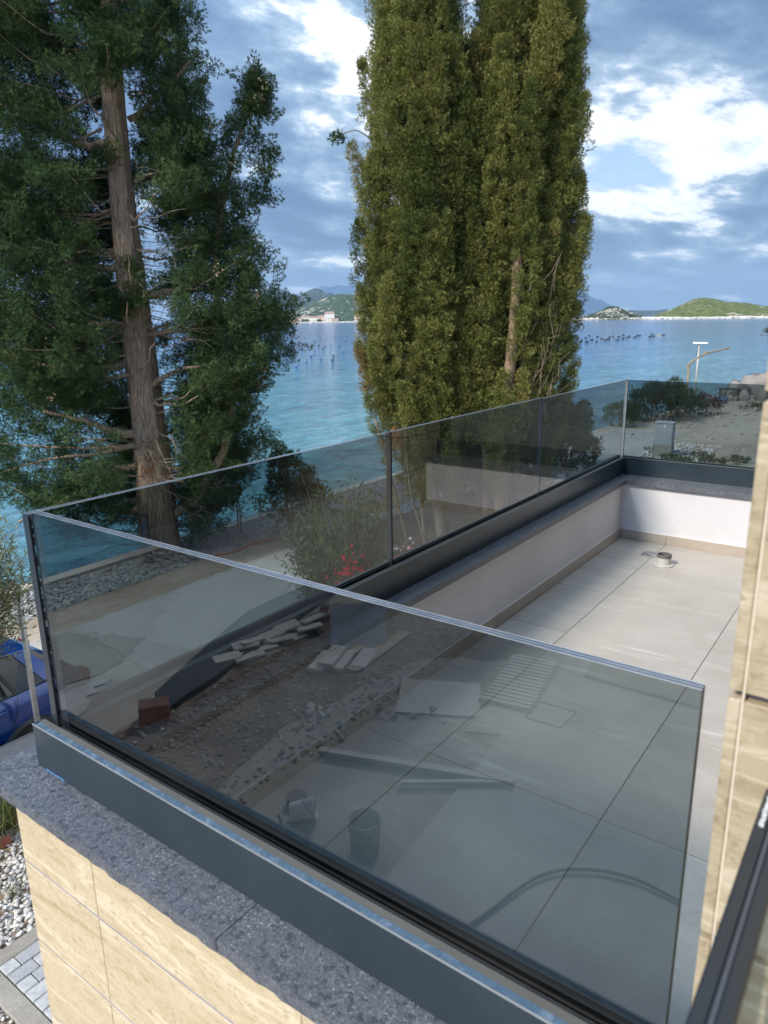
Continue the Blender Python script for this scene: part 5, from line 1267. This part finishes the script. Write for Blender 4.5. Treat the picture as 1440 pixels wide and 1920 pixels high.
# ------------------------------------------------------------------ the blue car
def car():
    t = thing('parked_car', 'blue car parked behind the low granite topped wall at the left edge', 'car', (2.26, 8.46, 0.0))
    # body: cross sections from nose (-x) to tail (+x)
    st = [(-2.10, .34, .66, .66), (-2.06, .24, .74, .74), (-1.85, .20, .80, .84), (-1.45, .19, .855, .93), (-.95, .18, .87, 1.00), (-.3, .18, .875, 1.005), (.5, .18, .88, 1.01), (1.2, .19, .88, 1.03), (1.65, .21, .865, 1.03), (1.95, .26, .83, .99), (2.08, .34, .77, .88), (2.12, .40, .72, .72)]
    V, F = [], []; sec = []
    for (x, zb, w, zt) in st:
        half = [(.0, zb), (w*.90, zb), (w*.965, zb+.10), (w*.985, zb+(zt-zb)*.40), (w, zb+(zt-zb)*.58), (w*.985, zb+(zt-zb)*.80), (w*.945, zt-.025), (w*.88, zt), (0, zt+.02)]
        ring = [(x, -y, z) for y, z in half] + [(x, y, z) for y, z in half[-2:0:-1]]
        sec.append(len(V)); V += ring
    n = len(ring)
    for a, b in zip(sec, sec[1:]):
        F += [(a+k, a+(k+1) % n, b+(k+1) % n, b+k) for k in range(n)]
    F += [tuple(sec[0]+k for k in range(n-1, -1, -1)), tuple(sec[-1]+k for k in range(n))]
    mb = MB(); mb.add(V, [tuple(reversed(f)) for f in F]); body = mb.build('body', 'car_paint', t, True)
    # glasshouse
    def gh(s):
        low = [(-.98, .70, .99), (-.80, .80, 1.0), (.2, .825, 1.01), (1.15, .825, 1.03), (1.66, .79, 1.03), (1.86, .66, 1.02)]
        top = [(-.12, .50, 1.415), (-.05, .60, 1.425), (.35, .625, 1.44), (1.0, .625, 1.43), (1.40, .60, 1.39), (1.52, .50, 1.37)]
        return [(x, s*y, z) for x, y, z in low], [(x, s*y, z) for x, y, z in top]
    lo, tp = gh(-1); lo2, tp2 = gh(1)
    ringL = lo+lo2[::-1]; ringT = tp+tp2[::-1]; k = len(ringL)
    mb = MB(); mb.add(ringL+ringT, [(i, (i+1) % k, k+(i+1) % k, k+i) for i in range(k)]); mb.build('windows', 'car_glass', t, False)
    mb = MB(); rT = [(x+(.03 if x < .3 else 0), y*1.02, z) for x, y, z in ringT]; rC = [(x*.9+.05, y*.62, z+.045) for x, y, z in ringT]
    mb.add(rT+rC, [(i, (i+1) % k, k+(i+1) % k, k+i) for i in range(k)] + [tuple(range(k, 2*k))])
    mb.build('roof', 'car_paint', t, True)
    def strip(P, Q, w, mat, nm, par):
        for s in (-1, 1):
            p, q = Vector((P[0], s*P[1], P[2])), Vector((Q[0], s*Q[1], Q[2])); m_ = MB(); o_ = Vector((0, s*.008, .002))
            m_.add([p-Vector((w, 0, 0))+o_, p+Vector((w, 0, 0))+o_, q+Vector((w*.8, 0, 0))+o_, q-Vector((w*.8, 0, 0))+o_, p-Vector((w, 0, 0))-o_, p+Vector((w, 0, 0))-o_, q+Vector((w*.8, 0, 0))-o_, q-Vector((w*.8, 0, 0))-o_], [(0, 1, 2, 3), (7, 6, 5, 4), (0, 4, 5, 1), (1, 5, 6, 2), (2, 6, 7, 3), (3, 7, 4, 0)])
            m_.build(nm, mat, par)
    strip((-.84, .79, 1.0), (-.06, .607, 1.43), .045, 'car_paint', 'pillar', t)
    strip((.22, .83, 1.01), (.36, .632, 1.44), .045, 'car_plastic', 'pillar', t)
    strip((1.17, .83, 1.03), (1.0, .632, 1.43), .022, 'car_plastic', 'pillar', t)
    strip((1.62, .80, 1.03), (1.36, .612, 1.40), .10, 'car_paint', 'pillar', t)
    for s in (-1, 1):
        mb = MB(); mb.tube([(-.82, s*.815, 1.0), (.2, s*.84, 1.012), (1.15, s*.84, 1.032), (1.64, s*.802, 1.032)], .010, 5); mb.build('window_trim', 'car_plastic', t)
        mb = MB(); mb.tube([(-.10, s*.60, 1.432), (.35, s*.645, 1.447), (1.0, s*.645, 1.437), (1.40, s*.62, 1.397)], .016, 6); mb.build('roof_rail', 'car_paint', t)
        # dark lower moulding, door seams, handles
        mb = MB()
        for x0, x1 in ((-.80, .20), (.215, 1.02)): mb.box(x0, x1, s*.872-.012, s*.872+.012, .34, .52, 0, .01)
        mb.build('moulding', 'car_plastic', t)
        mb = MB()
        for x in (-.81, .21): mb.box(x-.003, x+.003, s*.872-.012, s*.872+.009, .53, 1.0)
        mb.tube([(1.16, s*.872, 1.0), (1.14, s*.885, .85), (1.06, s*.887, .65), (1.0, s*.880, .55)], .004, 4)
        mb.build('door_seam', 'car_plastic', t)
        for x in (.02, .93):
            mb = MB(); mb.tube([(x-.10, s*.872, .893), (x-.06, s*.908, .900), (x+.07, s*.910, .905), (x+.11, s*.875, .905)], [.010, .014, .014, .010], 8); h_ = mb.build('handle', 'car_paint', t, True)
        mb = MB(); mb.lathe([(0.0, .07), (.07, .05), (.10, 0), (.06, -.06), (0, -.07)], -.72, s*.96, 1.03, 12); mb.build('mirror', 'car_paint', t, True)
        mb = MB(); mb.box(1.92, 2.10, s*.70-.09, s*.70+.09, .78, .94, 0, .02); mb.build('taillight', 'lamp_red', t)
        mb = MB(); mb.box(-2.10, -1.86, s*.58-.13, s*.58+.13, .62, .74, 0, .02); mb.build('headlight', 'headlamp', t)
    for x in (-1.30, 1.27):
        for s in (-1, 1):
            rot = Matrix.Translation((x, s*.79, .315)) @ Matrix.Rotation(math.pi/2, 4, 'X')
            m_ = MB(); m_.lathe([(.21, -.10), (.29, -.105), (.315, -.08), (.315, .08), (.29, .105), (.21, .10)], seg=28); m_.xform(rot); w_ = m_.build('wheel', 'tyre', t, True)
            m_ = MB(); m_.lathe([(0, -.06), (.06, -.07), (.21, -.095), (.21, .095), (.06, .07), (0, .06)], seg=28); m_.xform(rot); m_.build('rim', 'alloy', w_, True)
            m_ = MB(); m_.lathe([(.33, -.12), (.375, -.10), (.375, .10), (.33, .12)], seg=28); m_.xform(rot); m_.build('wheel_arch', 'car_plastic', t, True)
    mb = MB(); mb.box(2.09, 2.14, -.62, .62, .36, .54, 0, .02); mb.build('bumper', 'car_plastic', t)
car()
t = thing('metal_post', 'thin galvanised post standing on the low wall in front of the blue car', 'post', (3.45, 7.28, 0.59))
MB().tube([(0, 0, 0), (0, 0, 1.75)], .030, 14).build('tube', 'galvanised', t, True)
mb = MB(); mb.lathe([(.0, .0), (.055, .0), (.055, .008), (.031, .010)], seg=16); mb.build('base', 'galvanised', t)

# ------------------------------------------------------------------ things on the far ground
t = thing('utility_cabinet', 'grey utility cabinet on a concrete foot seen through the far glass', 'cabinet', (26.7, 7.08, 0))
mb = MB(); mb.box(-.17, .17, -.32, .32, 0, .50, 0, .01); mb.build('base', 'cabinet_base', t)
mb = MB(); mb.box(-.16, .16, -.31, .31, .50, 1.26, 0, .008); bd = mb.build('body', 'cabinet_grey', t)
mb = MB(); mb.box(-.185, .185, -.335, .335, 1.261, 1.31, 0, .012); mb.build('lid', 'cabinet_grey', t)
mb = MB(); mb.box(-.168, -.161, -.285, .285, .53, 1.235, 0, .002); dr = mb.build('door', 'cabinet_grey', t)
mb = MB(); mb.box(-.172, -.1685, -.05, .01, 1.12, 1.20); mb.build('label_plate', 'white_mark', dr)
mb = MB(); mb.box(-.185, -.1685, .21, .245, .86, .95, 0, .004); mb.build('lock', 'cabinet_base', dr)
t = thing('street_lamp', 'slim lamp post with a flat pale head on the far shore', 'lamp', (41.9, 9.72, 0))
MB().tube([(0, 0, 0), (0, 0, 3.46)], [.06, .045], 10).build('pole', 'lamp_metal', t, True)
mb = MB(); mb.box(-.14, .14, -.42, .30, 3.46, 3.53, 0, .015); mb.build('lamp_head', 'white_mark', t)
mb = MB(); mb.lathe([(.0, 0), (.16, 0), (.16, .03), (.06, .05)], seg=14); mb.build('base', 'lamp_metal', t)
t = thing('boat_crane', 'rusty yellow boat crane with a bent arm beside the lamp post', 'crane', (40.25, 9.72, 0))
MB().tube([(0, 0, 0), (.10, .05, 1.4), (.42, .14, 2.40)], [.06, .055, .05], 10).build('post', 'rusty_beam', t, True)
mb = MB(); c = [(.36, .20, 2.38), (.75, -.12, 2.72), (1.10, -.50, 2.98), (1.45, -.95, 3.10), (1.82, -1.42, 3.22)]; mb.tube(c, [.05, .045, .05, .04, .035], 10); mb.build('arm', 'rusty_beam', t, True)
mb = MB(); mb.box(.34, .50, .06, .24, 2.31, 2.46, 0, .02); mb.build('knuckle', 'rusty_beam', t)
mb = MB(); mb.box(1.04, 1.16, -.56, -.44, 2.92, 3.08, 0, .02); mb.build('pulley_block', 'rusty_beam', t)
mb = MB(); mb.box(1.79, 1.85, -1.46, -1.38, 3.14, 3.28, 0, .01); mb.build('end_plate', 'rusty_beam', t)
t = thing('blue_barrel', 'dull blue plastic barrel lying in front of the rocks', 'barrel', (45.3, 9.0, .20)); t.scale = (.7, .7, .7)
mb = MB(); mb.lathe([(0, -.42), (.24, -.42), (.27, -.38), (.27, -.15), (.285, -.13), (.285, -.10), (.27, -.08), (.27, .10), (.285, .12), (.27, .16), (.27, .38), (.24, .42), (0, .42)], seg=20); mb.xform(Matrix.Rotation(math.pi/2, 4, 'X')); mb.build('drum', 'blue_plastic', t, True)
mb = MB(); mb.lathe([(0, 0), (.05, 0), (.05, .03), (0, .03)], .12, .10, .42, 10); mb.xform(Matrix.Rotation(math.pi/2, 4, 'X')); mb.build('bung', 'black_plastic', t)
t = thing('work_bench', 'dark bench like frame standing in front of the rocks', 'bench', (47.2, 9.0, 0))
mb = MB(); mb.box(-.3, .3, -.55, .55, .62, .70); mb.build('top', 'black_plastic', t)
for x in (-.25, .25):
    for y in (-.5, .5):
        mb = MB(); mb.box(x-.03, x+.03, y-.03, y+.03, 0, .619); mb.build('leg', 'black_plastic', t)
# boulders
v, f = ico2(); rngb = np.random.default_rng(77)
rock_me = []
for k in range(7):
    n_ = rngb.normal(size=(9, 3)); n_ /= np.linalg.norm(n_, axis=1, keepdims=True); vv = v.copy()
    for q in n_:
        d_ = vv@q; lim = rngb.uniform(.42, .8); vv -= np.outer(np.maximum(0, d_-lim), q)
    vv *= 1+rngb.normal(0, .075, (len(vv), 1)); rock_me.append(np_mesh('boulder', vv, f, 'boulder', np.full(len(vv), rngb.uniform(0, 1))))
spots0 = [(46.6, 8.9, .45), (47.2, 8.2, .6), (47.7, 7.3, .75), (48.0, 9.6, .5), (48.4, 8.6, .9), (48.8, 6.5, .9), (48.7, 7.6, 1.0), (49.6, 9.2, .9), (49.8, 8.2, 1.2), (49.7, 5.7, 1.0), (50.2, 6.9, 1.3), (50.8, 9.3, 1.0), (51.0, 8.0, 1.35), (51.2, 5.6, 1.2), (51.6, 6.8, 1.5), (52.3, 8.6, 1.4), (52.6, 7.5, 1.6), (53.0, 6.1, 1.5), (53.8, 8.3, 1.3), (46.0, 7.6, .35), (46.4, 6.8, .4), (47.0, 6.0, .45), (45.6, 9.6, .3), (46.9, 9.8, .35), (47.9, 5.2, .5)]
spots = [(x, y, s*.85) for x, y, s in spots0] + [(x+rngb.normal(0, .7), y+rngb.normal(0, .6), s*rngb.uniform(.25, .5)) for x, y, s in spots0 for _ in (0, 1)]
for i, (x, y, s) in enumerate(spots):
    o = link('boulder', rock_me[i % 7], None, (x, y, s*.28), tuple(rngb.uniform(0, 6, 3))); o.scale = (s*rngb.uniform(.8, 1.2), s*rngb.uniform(.8, 1.1), s*rngb.uniform(.55, .8))
    tag(o, 'rough grey boulder heaped with others on the far shore', 'boulder', 'boulders heaped on the far shore')
V = []; n1_, n2_ = 26, 20
for i in range(n1_):
    for j in range(n2_):
        u_, w_ = -1+2*i/(n1_-1), -1+2*j/(n2_-1); V.append((57.5+7*u_, 3.2+6.6*w_, max(-.2, 1.7*math.cos(u_*1.5)*math.cos(w_*1.5)**1.2 if abs(w_) < 1 else 0)+rngb.normal(0, .12)))
q = (np.arange(n1_-1)[:, None]*n2_+np.arange(n2_-1)).ravel()
tag(link('mound', np_mesh('mound', np.array(V), np.stack([q, q+n2_, q+n2_+1, q+1], 1), 'sand', smooth=True)), 'reddish mound of rubble at the far right', None, None, 'structure')
P = np.array([(57.5+7*a, 3.2+6.6*b, 1.7*math.cos(a*1.5)*math.cos(b*1.5)**1.2) for a, b in rngb.uniform(-.95, .95, (700, 2))])
tag(link('rubble', stone_bed('rubble', P, .22, 'rubble', .7, 14, smooth=False)), 'stones lying on the reddish mound at the far right', None, None, 'stuff')
# bollard post on its concrete foot next to the big trunk
t = thing('bollard', 'dark post on a concrete foot beside the big cypress trunk', 'bollard', (8.72, 12.55, 0))
mb = MB(); mb.box(-.38, .38, -.30, .30, 0, .09, 0, .02); mb.build('base', 'kerb_concrete', t)
MB().tube([(0, 0, .09), (0, 0, 1.15)], .085, 14).build('post', 'rust_steel', t, True)
mb = MB(); mb.lathe([(.0, .09), (.16, .09), (.16, .12), (.09, .13)], seg=16); mb.build('flange', 'rust_steel', t)
o = MB().tube(curve_pts([(10.0, 11.95, .03), (10.5, 11.8, .03), (11.0, 11.9, .03), (11.6, 11.75, .03)], 14), .022, 6).build('red_hose', 'red_hose', None, True); tag(o, 'short length of red hose lying at the edge of the gravel', 'hose')

# buoys of the mussel farm
BL = [(193.0, 174.4), (164.9, 145.3), (193.7, 167.9), (183.5, 156.6), (194.3, 162.0), (184.2, 151.0), (200.5, 161.5), (167.0, 132.9), (185.0, 144.7), (195.6, 150.3), (125.3, 108.0), (110.3, 97.3), (88.6, 76.9), (88.1, 74.1), (132.9, 113.8), (82.2, 74.2), (86.1, 79.3), (95.7, 85.2), (166.6, 135.0), (140.1, 126.0), (163.9, 150.7), (126.3, 115.3), (98.5, 82.6), (133.8, 110.3), (110.3, 89.9), (137.9, 120.2), (72.4, 67.2), (133.2, 112.5), (134.9, 106.1), (149.6, 116.3)]
BR = [(189.7, 74.8), (181.8, 70.5), (203.5, 77.7), (224.7, 84.7), (186.1, 69.4), (213.8, 78.1), (194.8, 70.0), (186.6, 66.1), (209.0, 72.8), (190.8, 66.8), (219.5, 75.4), (187.1, 63.2), (214.3, 72.0), (195.5, 64.5), (204.7, 66.4), (219.9, 70.7), (209.7, 65.9), (231.4, 71.2), (215.1, 63.3), (220.4, 63.9), (231.6, 65.6), (231.7, 64.2), (175.0, 64.1), (171.1, 65.0), (170.8, 66.5), (231.2, 76.3), (225.6, 70.1), (244.0, 71.3)]
bm_ = {}
for mat in ('buoy_black', 'buoy_blue', 'buoy_yellow'):
    mb = MB(); mb.lathe([(0, -.55), (.20, -.50), (.30, -.38), (.30, .38), (.20, .50), (0, .55)], seg=10); mb.xform(Matrix.Rotation(math.pi/2, 4, 'Y')); bm_[mat] = mb.mesh('buoy', mat)
for k, (L, grp) in enumerate(((BL, 0), (BR, 1))):
    for i, (x, y) in enumerate(L):
        mat = 'buoy_blue' if (grp == 0 and i % 3 != 1) else ('buoy_yellow' if (grp == 1 and i == 20) else 'buoy_black')
        s = .42 if grp == 0 else .85
        o = link('buoy', bm_[mat], None, (x, y, SEA_Z+.10), (0, 0, random.uniform(0, 3))); o.scale = (s, s, s)
        tag(o, {'buoy_blue': 'blue mussel farm buoy floating between the big cypress and the columnar pair', 'buoy_yellow': 'single yellow buoy at the right end of the mussel farm', 'buoy_black': 'black mussel farm buoy floating between the two groups of cypresses' if grp == 0 else 'black mussel farm buoy floating to the right of the columnar cypresses'}[mat], 'buoy',
            None if mat == 'buoy_yellow' else ('blue buoys on the left' if mat == 'buoy_blue' else ('black buoys on the left' if grp == 0 else 'black buoys on the right')))

# ------------------------------------------------------------------ the unfinished plot in front of the house (seen mirrored in the nearest pane)
def clay_block(name, label, loc, rz, L=.38, Wd=.25, H=.238, cat='block', group=None):
    t = thing(name, label, cat, loc, group, rz); mb = MB()
    # ribbed sides, holes showing on top as sunken cells
    nr = 9
    for i in range(nr):
        x0 = -L/2+L*i/nr; mb.box(x0+.003, x0+L/nr-.003, -Wd/2, Wd/2, 0, H-.002*(i % 2))
    mb.box(-L/2+.004, L/2-.004, -Wd/2+.006, Wd/2-.006, .004, H-.02); mb.build('shell', 'clay_block', t)
    mb = MB()
    for i in range(nr):
        for j in range(4): mb.box(-L/2+L*(i+.5)/nr-.012, -L/2+L*(i+.5)/nr+.012, -Wd/2+Wd*(j+.5)/4-.022, -Wd/2+Wd*(j+.5)/4+.022, H+.0002, H+.0008)
    mb.build('hole', 'rust_steel', t); return t
clay_block('hollow_block', 'reddish hollow clay block mirrored in the nearest glass pane', (-3.42, 7.42, .01), R(38))
mb = MB()
mb.prism(arris((-3.60, 7.36), (-8.2, 8.30), 24, .02, 5) + [(-8.3, 8.95)] + [(-6.51, 8.92), (-5.2, 8.45), (-3.75, 7.86)], .012, .10)  # dark wedge along the road edge, slightly raised
tag(mb.build('dark_wedge', 'wedge'), 'dark wedge along the road edge behind the clay block', 'wedge')
def heap(fn, n): return [fn(i) for i in range(n)]
rt_ = random.Random(3)
for i in range(17):
    k = i/16; x = -5.0-1.75*k+rt_.uniform(-.18, .18); y = 7.92-.25*k+rt_.uniform(-.22, .12)
    mb = MB(); mb.box(-.21, .21, -.10, .10, 0, .035, 0, .006); o = mb.build('stone_slab', 'pale_block' if i % 3 else 'board_grey', None, False, (x, y, .02+.035*(i % 4))); o.rotation_euler = (rt_.uniform(-.2, .2), rt_.uniform(-.15, .15), R(18)+rt_.uniform(-.35, .35))
    tag(o, 'grey stone slab in the loose pile on the brown soil', 'stone slab', 'loose pile of stone slabs')
for i in range(5):
    o = clay_block('clay_brick', 'broken red clay piece at the end of the slab pile', (-6.9-.16*i+rt_.uniform(-.1, .1), 7.75+rt_.uniform(-.2, .2), .02), rt_.uniform(0, 3), .22, .12, .10, 'brick', 'broken clay pieces by the slab pile')
def plank(label, a, b, w, h, z, mat='board_wood', cat='plank', group=None, name='plank'):
    d = math.dist(a, b); mb = MB(); mb.box(-d/2, d/2, -w/2, w/2, 0, h, 0, .004)
    o = mb.build(name, mat, None, False, ((a[0]+b[0])/2, (a[1]+b[1])/2, z)); o.rotation_euler = (0, 0, math.atan2(b[1]-a[1], b[0]-a[0])); return tag(o, label, cat, group)
plank('long pale metal profile lying across the dusty concrete', (-4.03, 5.12), (-4.79, 2.96), .10, .05, .05, 'grey_sheet', 'profile', name='metal_profile')
plank('shorter pale metal profile beside the long one', (-4.07, 3.99), (-4.70, 3.11), .06, .04, .05, 'grey_sheet', 'profile', name='metal_profile')
plank('long wooden plank on the soil beside the leaning sheet', (-5.87, 6.10), (-7.41, 6.20), .20, .04, .02)
plank('short wooden plank next to the long one', (-6.3, 6.45), (-7.2, 6.55), .14, .04, .02)
for i, (x, y, z) in enumerate([(-5.85, 6.64, .01), (-6.05, 6.42, .01), (-5.98, 6.55, .075), (-6.28, 6.18, .01)]):
    plank(['lowest board of the small stack on the soil', 'second board of the small stack, beside the lowest', 'board lying on top of the small stack', 'board at the end of the small stack'][i], (x-.30, y+.1), (x+.30, y-.1), .24, .06, z, 'pale_block', 'board', 'small stack of pale boards', 'board')
mb = MB(); mb.box(-.45, .45, -.012, .012, 0, .80, 0, .004); o = mb.build('leaning_sheet', 'grey_sheet', None, False, (-6.55, 6.50, .02)); o.rotation_euler = (R(-52), 0, R(52)); tag(o, 'grey sheet leaning over on the soil behind the boards', 'sheet')
mb = MB(); mb.box(-.55, .55, -.45, .45, 0, .02, 0, .004); o = mb.build('blue_grey_sheet', 'grey_sheet', None, False, (-5.95, 4.65, .02)); o.rotation_euler = (0, 0, R(62)); tag(o, 'large grey sheet lying flat on the dusty concrete', 'sheet')
def bucket(name, label, loc, rot, mat, s=1.0):
    t = thing(name, label, 'bucket', loc); t.rotation_euler = rot; mb = MB()
    mb.lathe([(.0, .006), (.118, .006), (.125, 0), (.13, .01), (.15, .34), (.158, .345), (.158, .36), (.148, .362), (.144, .34), (.128, .10), (0, .10)], seg=28); mb.v = [(x*s, y*s, z*s) for x, y, z in mb.v]; mb.build('shell', mat, t, True)
    mb = MB(); mb.tube([(s*.158*math.cos(a), s*.158*math.sin(a)*.98, s*(.34-.13*abs(math.sin(a)))) for a in np.linspace(0, math.pi, 14)], .004, 5); mb.build('handle', 'rust_steel', t); return t
bucket('bucket', 'grey mortar bucket standing on the dusty concrete', (-3.05, 3.69, .012), (0, 0, .4), 'bucket_grey', 1.05)
bucket('bucket', 'white bucket tipped on its side near the black cable', (-2.98, 4.60, .11), (R(82), 0, R(-40)), 'white_plastic', .72)
t = thing('cable_reel', 'small dark cable reel beside the tipped bucket', 'reel', (-3.22, 4.74, .012))
mb = MB(); mb.lathe([(0, 0), (.11, 0), (.11, .015), (.05, .02), (.05, .07), (.11, .075), (.11, .09), (0, .09)], seg=20); mb.build('spool', 'rust_steel', t)
o = MB().tube(curve_pts([(-2.95, 4.75, .02), (-2.72, 4.35, .02), (-2.62, 3.9, .02), (-2.85, 3.5, .02)], 20), .012, 6).build('cable', 'hose_black', None, True); tag(o, 'thin black cable looping past the tipped bucket', 'cable')
o = MB().tube(curve_pts([(-2.1, 2.9, .06), (-2.69, 2.46, .06), (-3.6, 2.19, .07), (-3.95, 1.9, .07), (-4.12, 1.5, .07), (-4.11, 1.09, .06), (-4.0, .4, .06), (-3.7, -.4, .06)], 44), .016, 8).build('hose', 'hose_black', None, True); tag(o, 'thick black hose lying in an arc on the grey slab', 'hose')
t = thing('drain_grate', 'ribbed grey grate lying at the end of the slab', 'grate', (-6.95, 3.92, .04), None, R(-9))
mb = MB(); mb.box(-.76, .76, -.36, .36, .0, .03); mb.build('frame', 'rust_steel', t)
for k in range(15):
    mb = MB(); mb.box(-.70+.1*k-.032, -.70+.1*k+.032, -.33, .33, .031, .05); mb.build('bar', 'grey_sheet', t)
mb = MB(); 
for (a_, b_) in (((-6.6, 3.49), (-6.62, 2.98)), ((-6.62, 2.98), (-6.15, 3.0)), ((-6.15, 3.0), (-6.13, 3.47)), ((-6.13, 3.47), (-6.6, 3.49))): mb.tube([(a_[0], a_[1], .036), (b_[0], b_[1], .036)], .013, 4)
tag(mb.build('manhole_frame', 'rust_steel'), 'thin square manhole frame in the grey slab', 'manhole')
mb = MB(); mb.prism([(-7.6, 3.25), (-7.6, .6), (-8.05, .6), (-8.05, 3.3)], .036, .075)  # long dark band just above the slab
tag(mb.build('dark_band', 'rust_steel'), 'long dark band across the end of the slab', 'band')
rs = np.random.default_rng(15)
P = np.stack([rs.uniform(-9, -2.0, 1400), rs.uniform(5.2, 7.5, 1400), rs.uniform(0, .02, 1400)], 1); tag(link('rubble', stone_bed('rubble', P, .030, 'rubble', .7, 16, smooth=False)), 'crumbs of stone and clod over the brown soil', None, None, 'stuff')
P = np.concatenate([np.array([x, y, .03])+rs.normal(0, 1, (n, 3))*np.array([.16, .16, .015]) for x, y, n in [(-4.64, 5.74, 9), (-4.5, 5.2, 8), (-5.2, 5.0, 7), (-5.9, 5.5, 6), (-5.4, 4.4, 5)]]); P[:, 2] = np.abs(P[:, 2])
chunk_me = []
for m_ in rock_me:
    m2 = m_.copy(); m2.name = 'stone_chunk'; m2.materials.clear(); m2.materials.append(MAT['pale_block']); chunk_me.append(m2)
for i, p in enumerate(P):
    o = link('stone_chunk', chunk_me[i % 7], None, tuple(p), tuple(rs.uniform(0, 6, 3))); s = rs.uniform(.04, .09); o.scale = (s, s*.8, s*.6); o.data = chunk_me[i % 7]
    tag(o, 'pale chunk of broken stone on the dusty concrete', 'rubble', 'chunks of rubble on the dusty concrete')
# broken clay bits and dry twigs by the pebbles
for i, (x, y, rz, lb__) in enumerate([(2.86, 6.95, .5, 'red clay hollow piece nearest the coping at the left edge'), (2.66, 6.75, 1.4, 'red clay piece half under the first one')]):
    clay_block('clay_brick', lb__, (x, y, .02), rz, .25, .14, .12, 'brick', 'clay pieces in the pebble bed')

# ------------------------------------------------------------------ air
mb = MB(); mb.box(-12500, 12500, -12500, 12500, -2.7, 560)
hz_ = mb.build('haze', [], None)
hm = bpy.data.materials.new('haze'); hm.use_nodes = True
hn = hm.node_tree.nodes; hn.clear()
pv = hn.new('ShaderNodeVolumePrincipled'); pv.inputs['Color'].default_value = (0.50, 0.72, 1.0, 1); pv.inputs['Density'].default_value = 1.0e-4; pv.inputs['Density Attribute'].default_value = ''; pv.inputs['Anisotropy'].default_value = 0.2
ho_ = hn.new('ShaderNodeOutputMaterial'); hm.node_tree.links.new(pv.outputs[0], ho_.inputs['Volume'])
hz_.data.materials.append(hm)
tag(hz_, 'thin blue sea haze', None, None, 'stuff')
